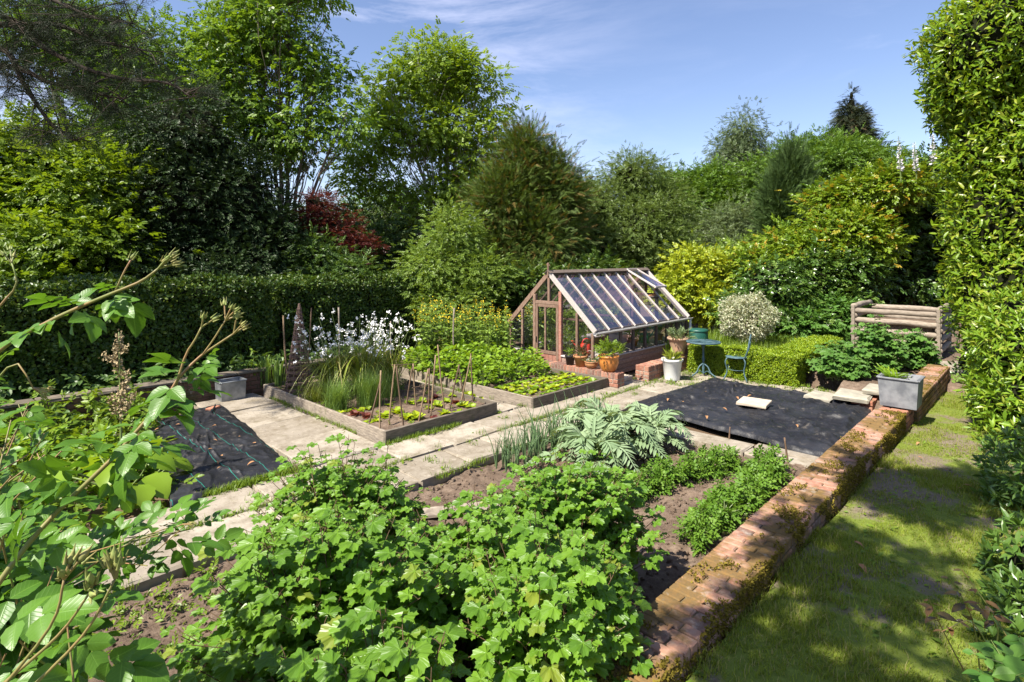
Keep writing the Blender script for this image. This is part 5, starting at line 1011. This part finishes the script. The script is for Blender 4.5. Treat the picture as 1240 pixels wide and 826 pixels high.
# ---------------- vegetables
def proto_potato():
    t=thing('potato_plant','','plant',(0,0,0)); n=30; tg=rdir(n); tg[:,2]=np.abs(tg[:,2]); tg=tg*np.array((.165,.165,.20))+np.array((0,0,.05)); PC=merge([(leaf6(.66,.05,.2),rotz(s*1.1),(x,s*.02,0),.34) for x in (.25,.55) for s in (-1,1)]+[(leaf6(.7,.05,.2),np.eye(3),(.72,0,0),.42)])
    P=[];d=[];nn=[];s=[];ms=MB()
    for q in tg:
        C=spline([(0,0,0),q*np.array((.5,.5,.75)),q],6); tube(ms,C,np.linspace(.006,.003,6),4,None,False)
        for k in range(6): i=rng.integers(2,6); e=nrm(q*np.array((1,1,.2))+rng.normal(0,.16,3)); P.append(C[i]); d.append(e); nn.append(np.array((0,0,.9))+rng.normal(0,.35,3)); s.append(U(.08,.125))
    m=MB(); scatter(m,PC,P,d,nn,np.array(s)); obj('foliage',m,M['potato'],t); obj('stems',ms,M['stem'],t); return t
pp=[proto_potato() for _ in range(3)]; used=set()
def place(protos,k,loc,label,cat,group,sc=1.,rz=None):
    p=protos[k%len(protos)]
    if p.name not in used: used.add(p.name); p.location=loc; p.rotation_euler=(0,0,U(0,6)); p.scale=(sc,)*3; o=p
    else: o=dup(p,loc,U(0,6) if rz is None else rz,sc)
    tag(o,label,cat,group); return o
k=0
for i in range(7): x=4.70+.29*i; y=3.16-.26*(x-4.7); place(pp,k,(x,y+U(-.04,.04),float(soilz(x,y))),'young potato plant in the left row, between the artichokes and the bare soil','plant','potato plants in the left row',U(.85,1.1)); k+=1
for i in range(8): x=4.45+.28*i; y=2.16+.02*math.sin(i*3)+.05*(i>5); place(pp,k,(x,y+U(-.04,.04),float(soilz(x,y))),'young potato plant in the right row next to the brick wall','plant','potato plants in the right row',U(.85,1.08)); k+=1
def ribbon(mb,C,wf,up=(0,0,1),fold=.25,r=None):
    C=np.asarray(C,float);n=len(C);Tn=nrm(np.gradient(C,axis=0)); V=[]
    for i in range(n):
        s=nrm(np.cross(Tn[i],up)+1e-6); nn=np.cross(s,Tn[i]); w=wf(i/(n-1)); V+=[C[i]-s*w/2+nn*w*fold,C[i],C[i]+s*w/2+nn*w*fold]
    mb.add(V,[[(3*i+a,3*i+a+1,3*i+a+4,3*i+a+3) for i in range(n-1) for a in (0,1)]],r)
def onion():
    t=thing('onion_plant','','plant',(0,0,0)); m=MB()
    for k in range(6): a=U(0,6.28); L=U(.28,.5); ln=U(.05,.22); bnd=rng.random()<.3; e=np.array((math.cos(a)*ln,math.sin(a)*ln,L*(.6 if bnd else 1))); C=spline([(0,0,0),e*np.array((.35,.35,.6))+(0,0,.08 if bnd else 0),e],8); tube(m,C,np.linspace(.007,.0015,8),5,U(0,1))
    obj('leaves',m,M['onion'],t); return t
on=[onion() for _ in range(4)]; k=0
for i in range(20):
    for j in range(3): place(on,k,(4.55+.10*i+U(-.03,.03),4.66-.16*j+U(-.05,.05),-.07),'onion plant with upright tubular leaves in the row beside the paving','plant','onions beside the paving',U(.9,1.4)); k+=1
def artichoke():
    t=thing('artichoke_plant','','plant',(0,0,0)); m=MB(); lob=leaf6(.34,.03,.12); P=[];d=[];nn=[];s=[];rr=[]
    for k in range(26):
        a=k*2.4+U(-.3,.3); L=U(.55,.85); el=U(.35,1.15); R=L*math.cos(el); zt=L*math.sin(el); h=np.array((math.cos(a),math.sin(a),0)); C=spline([(0,0,0),h*R*.40+(0,0,zt*.70),h*R*.85+(0,0,zt*.85),h*R*1.25+(0,0,zt*.46)],19); r=U(0,1)
        ribbon(m,C,lambda q:.03*(1-q)+.018*math.sin(PI*q)+.006,fold=.2,r=r); Tn=nrm(np.gradient(C,axis=0))
        for i in range(3,19):
            sd=nrm(np.cross(Tn[i],(0,0,1))); up=np.cross(sd,Tn[i]); q=i/18; ll=.16*math.sin(PI*min(1,q*.85+.12))+.03
            for sg in (-1,1): P.append(C[i]+sd*sg*.01); d.append(nrm(sd*sg+Tn[i]*.75-up*.05+rng.normal(0,.1,3))); nn.append(up+rng.normal(0,.25,3)); s.append(ll*U(.8,1.15)); rr.append(r)
    scatter(m,lob,P,d,nn,np.array(s),np.array(rr),.85); obj('leaves',m,M['art'],t); return t
ar=[artichoke() for _ in range(3)]
for k,(x,y,s,lb) in enumerate(((5.95,4.02,1.0,'largest silvery artichoke plant beside the onions'),(5.25,3.78,.9,'silvery artichoke plant nearest the currant bush'),(6.5,3.75,.8,'smaller artichoke plant at the far end by the black sheet'),(6.35,4.35,.70,'artichoke plant at the paving corner near the onions'))): place(ar,k,(x,y,-.06),lb,'plant','artichokes',s)
def lettuce(mt,nm,n=10,sz=.10):
    t=thing(nm,'','lettuce',(0,0,0)); m=MB(); a=np.arange(n)*2.4; d=np.stack([np.cos(a),np.sin(a),U(.2,1.3,n)],1); scatter(m,leafgrid(.85,.14,.2,5,.12),rng.normal(0,.006,(n,3)),d,np.tile((0,0,1.),(n,1))+rdir(n)*.3,sz*U(.7,1.2,n)); obj('leaves',m,M[mt],t); return t
lg=[lettuce('lettuce','lettuce') for _ in range(2)]; lr=[lettuce('redlet','red_lettuce') for _ in range(2)]
for k,(u,v) in enumerate(((410,500),(422,497),(435,497),(446,494),(455,509),(470,490),(492,505),(497,487),(504,505),(512,485),(520,494),(530,490),(538,500),(541,485),(560,490),(572,492),(568,478),(555,500),(465,503),(440,512),(480,498),(548,478),(580,484))): place(lg,k,Gp(u,v+2,.10),'small yellow green lettuce among the canes in the raised bed','lettuce','green lettuces among the canes',U(.8,1.35))
for k,(u,v) in enumerate(((419,505),(430,501),(443,503),(527,480),(522,486),(526,507),(552,487))): place(lr,k,Gp(u,v+2,.10),'small dark red lettuce among the canes in the raised bed','lettuce','red lettuces among the canes',U(.8,1.2))
sl_=[lettuce('lettuce','salad_plant',7,.085) for _ in range(2)]; sg=[lettuce('salad','salad_plant',8,.09) for _ in range(2)]; k=0
for j in range(6):
    for i in range(15):
        x=6.82+.125*i+U(-.03,.03); y=6.08+.17*j+U(-.03,.03)
        if j==0 and i<2: continue
        ye=j in(1,3,4); place(sl_ if ye else sg,k,(x,y,.11),'yellow green salad seedling in one of the rows before the greenhouse' if ye else 'mid green salad seedling in one of the rows before the greenhouse','seedling','yellow salad seedlings' if ye else 'green salad seedlings',U(.7,1.15)); k+=1
# bushy greens behind the seedling rows
def greens():
    t=thing('leafy_greens','','plant',(0,0,0)); n=170; tg=rdir(n); tg[:,2]=np.abs(tg[:,2]); P=tg*np.array((.26,.26,.32))*(U(.3,1,n)**.4)[:,None]+np.array((0,0,.08)); m=MB(); scatter(m,leafgrid(.75,.06,.22,4),P,nrm(tg*np.array((1,1,.3))+rdir(n)*.4),np.tile((0,0,1.),(n,1))+rdir(n)*.6,U(.05,.10,n)); obj('leaves',m,M['salad'],t); ms=MB(); [tube(ms,[(0,0,0),p],[.006,.003],4) for p in P[::4]]; obj('stems',ms,M['stem'],t); return t
gr=[greens() for _ in range(3)]; k=0
for (x,y,s) in ((6.85,7.3,.9),(7.25,7.25,.95),(7.7,7.3,.8),(6.8,7.7,1.1),(7.2,7.7,1.1),(7.65,7.65,1.05),(8.1,7.55,1.0),(6.85,8.15,1.3),(7.3,8.1,1.35),(7.75,8.1,1.3),(8.15,8.0,1.2),(6.85,8.6,1.4),(7.3,8.6,1.5),(7.8,8.55,1.4),(8.3,8.4,1.2),(6.85,9.1,1.3),(8.4,7.5,.9),(6.9,9.5,1.1)):
    place(gr,k,(x,y,.09),'bright green leafy salad clump in the middle of the greenhouse bed','plant','leafy clumps in the greenhouse bed',s); k+=1
def kale():
    t=thing('flowering_kale','','plant',(0,0,0)); m=MB(); ms=MB(); mf=MB(); P=[];d=[];s=[]
    for j in range(7):
        tp=np.array((rng.normal(0,.14),rng.normal(0,.14),U(1.05,1.5))); C=curve((0,0,0),tp,10,.03); tube(ms,C,np.linspace(.010,.003,10),5,None,False)
        for q in range(34): i=rng.integers(1,9); e=nrm(np.array((rng.normal(),rng.normal(),U(0,.7)))); P.append(C[i]+e*.02); d.append(e); s.append(U(.10,.18)*(1.1-.06*i))
        n=9; k=U(.86,1.03,n)[:,None]; F_=C[0]*(1-k)+C[-1]*k+rng.normal(0,.022,(n,3)); scatter(mf,leaf6(.8),F_,rdir(n),rdir(n),U(.022,.04,n))
    scatter(m,leafgrid(.5,.06,.25,4,.1),P,d,np.tile((0,0,1.),(len(P),1))+rdir(len(P))*.5,np.array(s)); obj('leaves',m,M['kale'],t); obj('stems',ms,M['stem'],t); obj('flowers',mf,M['yellow_petal'],t); return t
kl=[kale() for _ in range(3)]; k=0
for i in range(9):
    for j in range(2):
        u=512+i*13+U(-4,4); D=12.2+.9*j+U(-.2,.2); p=W(u,312,D); p[2]=.08; place(kl,k,p,'tall bolted kale with yellow flowers at the back of the greenhouse bed','plant','yellow flowering kale plants',U(.78,1.0)); k+=1
for (u,v,s,lb) in ((640,437,1.1,'dark green leafy plant at the end of the brick wall under the greenhouse gable'),(655,447,.8,'smaller green plant beside the end of the brick wall under the gable')):
    p=Gp(u,v+8,.1); o=dup(gr[1],p,U(0,6),s,lb,None); 
    if 'group' in o: del o['group']
# ---------------- flower bed: strap leaves, white flowers, grasses
def strapclump(nm,lb,c,n,L,w,mat,nf=0,lean=.7,cat='flowers',grp=None):
    t=thing(nm,lb,cat,c,grp); m=MB(); c=np.array(c,float)
    for k in range(n):
        a=U(0,6.28); l=L*U(.55,1.1); le=lean*U(.15,1.1); h=np.array((math.cos(a),math.sin(a),0)); b=c+h*U(0,.12); C=spline([b,b+h*l*le*.30+(0,0,l*.62),b+h*l*le*.75+(0,0,l*(.85-.25*le)),b+h*l*le*1.15+(0,0,l*(.8-.62*le))],8); ribbon(m,C,lambda q:w*(1-q**2)+.001,(h[1],-h[0],.2) if False else (0,0,1),.15)
    obj('leaves',m,M[mat],t)
    if nf:
        ms=MB(); mf=MB()
        for k in range(nf):
            a=U(0,6.28); h=np.array((math.cos(a),math.sin(a),0)); l=L*U(1.15,1.6); e=c+h*l*U(.08,.62)+(0,0,l*U(.62,.95)); C=curve(c+h*.05,e,7,.03); tube(ms,C,np.linspace(.005,.003,7),4,None,False)
            for q in range(rng.integers(1,4)):
                p=e+rng.normal(0,.05,3)+(0,0,-.05*q); n=rng.integers(5,9); dd=rdir(n); scatter(mf,leaf6(.75,.05,.1),np.tile(p,(n,1))+dd*.008,dd,rdir(n)+SUN,U(.024,.042,n))
        obj('flower_stems',ms,M['stem'],t); obj('flowers',mf,M['white_petal'],t)
    return t
zb=.09
for (u,v,n,nf,L,lb) in ((405,480,150,42,.92,'left clump of strap leaved plants with white flowers'),(440,478,190,52,1.0,'central and tallest clump of white flowers'),(472,472,120,36,.90,'right clump of white flowers nearest the salad bed')): strapclump('white_flower_clump',lb,Gp(u,v,zb),n,L,.022,'strap',nf,.85,'flowers','white flower clumps')
def grassclump(lb,c,n,h,mat,rad=.14,lean=.8,w=.006):
    c=np.array(c,float); t=thing('grass_clump',lb,'grass clump',c,'grass clumps in the flower bed'); m=MB(); P=np.tile(c,(n,1)); P[:,:2]+=rng.normal(0,rad*.5,(n,2)); blades(m,P,h,w,lean,5); obj('blades',m,M[mat],t); return t
grassclump('pale fine leaved grass clump nearest the left board',Gp(408,498,zb),700,.52,'chive'); grassclump('darker upright grass clump beside the canes',Gp(447,492,zb),800,.60,'chive',.16,.6); grassclump('straw tipped grass tuft at the foot of the flowers',Gp(385,485,zb),420,.36,'strap',.2,.9); grassclump('fine grass clump right of the canes at the back',Gp(470,480,zb),500,.45,'chive',.16,.8)
for (u,v,lb) in ((322,466,'left clump of upright iris leaves by the low wall'),(338,468,'right clump of upright iris leaves beside the willow obelisk')): strapclump('iris_clump',lb,Gp(u,v,zb),26,.62,.03,'chive',0,.35,'plant','iris clumps')
t=thing('seed_stem','lone leafy stem at the left end of the raised bed','plant',Gp(307,468,zb)); c=Gp(307,468,zb); m=MB(); n=26; P=c+np.stack([rng.normal(0,.03,n),rng.normal(0,.03,n),U(.05,.62,n)],1); P[-10:,2]=c[2]+U(.5,.66,10); scatter(m,leaf6(.6),P,rdir(n),np.tile((0,0,1.),(n,1)),U(.05,.10,n)); obj('leaves',m,M['weed'],t); m=MB(); tube(m,[c,c+(0,0,.62)],[.008,.005],5); obj('stem',m,M['stem'],t)
mb=MB(); n=600; P=np.stack([U(4.1,5.9,n),U(6.3,9.8,n),np.zeros(n)],1); P[:,2]=.125; keep=(P[:,1]>8.)|(U(0,1,n)<.15); P=P[keep]; n=len(P); scatter(mb,SPR,P,rdir(n)*np.array((1,1,.5)),np.tile((0,0,1.),(n,1))+rdir(n)*.5,U(.06,.13,n)); P=np.stack([U(6.7,8.65,260),U(5.98,7.,260),np.full(260,.115)],1); scatter(mb,leaf2(.6),P,rdir(260)*np.array((1,1,.4)),np.tile((0,0,1.),(260,1)),.05); tag(obj('bed_weeds',mb,M['weed']),'low weeds covering the soil inside the raised beds','weeds',None,'stuff')
# ---------------- left bed: rhubarb with a seed spike, weeds
rp=Gp(148,600,-.05); t=thing('rhubarb','rhubarb with a tall cream seed spike in the left bed','plant',rp); ms=MB(); P=[];d=[];n_=[];s=[]
for k in range(12): a=k*2.4; e=rp+np.array((math.cos(a),math.sin(a),0))*U(.22,.5)+(0,0,U(.2,.42)); tube(ms,curve(rp,e,5,.05),[.014,.012,.010,.009,.007],6); P.append(e); d.append((math.cos(a),math.sin(a),-.3)); n_.append((0,0,1)); s.append(U(.24,.36))
m=MB(); scatter(m,leafgrid(.95,.10,.3,8,.06),P,d,np.array(n_,float)+rdir(12)*.3,np.array(s)); obj('leaves',m,M['salad'],t,True)
k=rp[0]*AY+rp[1]*AX; tp=W(144,402,k); mid=W(146,500,k); C=spline([rp,mid,tp],14); tube(ms,C,np.linspace(.016,.005,14),7); obj('stalks',ms,M['stem'],t,True); m=MB()
for (u0,v0,u1,v1,n) in ((147,500,153,450,260),(140,500,134,478,110),(144,440,126,430,90),(143,440,138,418,70),(150,425,152,420,40),(144,425,144,402,90),(150,500,165,475,120),(146,470,146,505,160),(145,455,140,440,60)):
    q=U(0,1,n)[:,None]; A1=W(u0,v0,k);B1=W(u1,v1,k); Pp=A1*(1-q)+B1*q+rng.normal(0,.018,(n,3)); scatter(m,leaf6(.8),Pp,rdir(n),rdir(n),U(.018,.035,n))
obj('seed_heads',m,M['seedhead'],t)
mb=MB(); n=1500; P=np.stack([U(-1,2.3,n),U(6.2,10.2,n),U(-.1,.12,n)],1); ok=(P[:,0]<1.75+.15*(P[:,1]-6.2)); P=P[ok]; n=len(P); P[:,2]+=.15*np.clip((P[:,1]-8)/2,0,1)*U(0,3.2,n); scatter(mb,SPRB,P,rdir(n)*np.array((1,1,.6)),np.tile((0,0,1.),(n,1))+rdir(n)*.5,U(.10,.22,n)); tag(obj('ground_cover',mb,M['weed']),'rampant weeds and leaves covering the left bed','weeds',None,'stuff')
for k,(x,y,s,lb) in enumerate(((.3,9.5,1.4,'large leafy plant in shade by the left low wall'),(1.1,9.7,1.2,'leafy plant in shade near the far left sheet corner'),(1.9,9.95,1.,'small leafy plant in front of the shaded low wall'),(-.4,9.2,1.5,'leafy plant furthest left by the low wall'),(.9,8.7,1.2,'leafy plant in the middle of the left bed'),(1.45,7.3,1.1,'leafy plant at the near corner of the lined black sheet'),(1.35,8.2,1.1,'leafy plant against the left edge of the lined sheet'))):
    o=dup(gr[k%3],(x,y,-.1),U(0,6),s,lb,'leafy plants in the left bed')
    for ch in o.children:
        if ch.name.startswith('leaves'): ch.material_slots[0].link='OBJECT'; ch.material_slots[0].material=M['fern' if k<4 else 'salad']
mb=MB(); n=900; P=np.stack([U(-3,6.4,n),U(10.5,11.1,n),U(-.05,.55,n)],1); scatter(mb,SPRB,P,rdir(n)*np.array((1,1,.6))+np.array((0,-.4,0)),np.tile((0,-.3,1.),(n,1))+rdir(n)*.5,U(.14,.26,n)); tag(obj('undergrowth',mb,M['fern']),'ferny undergrowth between the low wall and the hedge','undergrowth',None,'stuff')
mb=MB(); n=700; P=np.stack([U(12,16,n),U(4.3,6.6,n),np.full(n,.2)],1); tufts(P,10,.06,.35,.012,.5); P=np.stack([U(8.9,15,900),U(9.2,11.2,900),np.full(900,-.1)],1); tufts(P,9,.06,.95,.016,.5); P=np.stack([U(8.9,15,700),U(9.2,11.4,700),U(.1,.8,700)],1); scatter(mb,SPRB,P,rdir(700),np.tile((0,0,1.),(700,1))+rdir(700)*.5,U(.14,.26,700)); tag(obj('tall_grass',mb,M['weed']),'tall grass and weeds behind the greenhouse and the box hedge','grass',None,'stuff')
mb=MB(); n=260; P=np.stack([U(12.2,14.6,n),U(.75,1.25,n),np.full(n,.22)],1); scatter(mb,SPRB,P,rdir(n)*np.array((1,1,.6)),np.tile((0,0,1.),(n,1))+rdir(n)*.5,U(.1,.2,n)); tag(obj('ivy_ground_cover',mb,M['ivy']),'ivy creeping over the end of the lawn and slabs','ivy',None,'stuff')
# ================================================================== LIGHT, SKY, CAMERA
w=bpy.data.worlds.new('World'); SC.world=w; w.use_nodes=True; nt=w.node_tree; nt.nodes.clear()
out=N(nt,'ShaderNodeOutputWorld'); bg=N(nt,'ShaderNodeBackground'); bg.inputs[1].default_value=.085
sky=N(nt,'ShaderNodeTexSky',sky_type='NISHITA'); sky.sun_disc=False; sky.sun_elevation=EL; sky.sun_rotation=math.atan2(TS[0],TS[1]); sky.air_density=1.0; sky.dust_density=.6; sky.ozone_density=1.2; sky.altitude=50
mp=N(nt,'ShaderNodeMapping'); mp.inputs['Rotation'].default_value=(.25,-.18,.35); mp.inputs['Scale'].default_value=(1.0,1.0,4.5); mp.inputs['Location'].default_value=(.3,1.7,.4); nt.links.new(N(nt,'ShaderNodeTexCoord').outputs['Generated'],mp.inputs['Vector'])
n1=noise(nt,1.9,8,.62,mp.outputs[0],.35); n2=noise(nt,.8,3,.5,coord(nt,'Generated'))
fac=math2(nt,'MULTIPLY',ramp(nt,n1,.50,.82,0,.65),ramp(nt,n2,.42,.6,.12,1))
col=mixc(nt,fac,sky.outputs[0],(8.4,8.7,9.4)); col=mixc(nt,1.,col,(1.02,.97,1.06),'MULTIPLY'); nt.links.new(col,bg.inputs[0]); nt.links.new(bg.outputs[0],out.inputs[0])
s=bpy.data.lights.new('sun','SUN'); s.energy=5.; s.angle=math.radians(.53); s.color=(1,.94,.83); so=bpy.data.objects.new('sun',s); COL.objects.link(so); so.rotation_euler=Vector(-SUN).to_track_quat('-Z','Y').to_euler(); so.location=tuple(SUN*60)
cd=bpy.data.cameras.new('camera'); co=bpy.data.objects.new('camera',cd); COL.objects.link(co); co.location=(0,0,H); co.rotation_euler=(PI/2,0,-math.atan2(AY,AX)); cd.sensor_width=36; cd.lens=36*F/1240; cd.shift_y=-101/1240; cd.clip_end=1000; cd.clip_start=.05
SC.camera=co
vs=SC.view_settings; vs.view_transform='Standard'; vs.look='None'; vs.exposure=1.2; vs.gamma=1
cy_=SC.cycles; cy_.max_bounces=8; cy_.transparent_max_bounces=14; cy_.caustics_reflective=False; cy_.caustics_refractive=False; cy_.diffuse_bounces=3; cy_.glossy_bounces=3; cy_.transmission_bounces=6
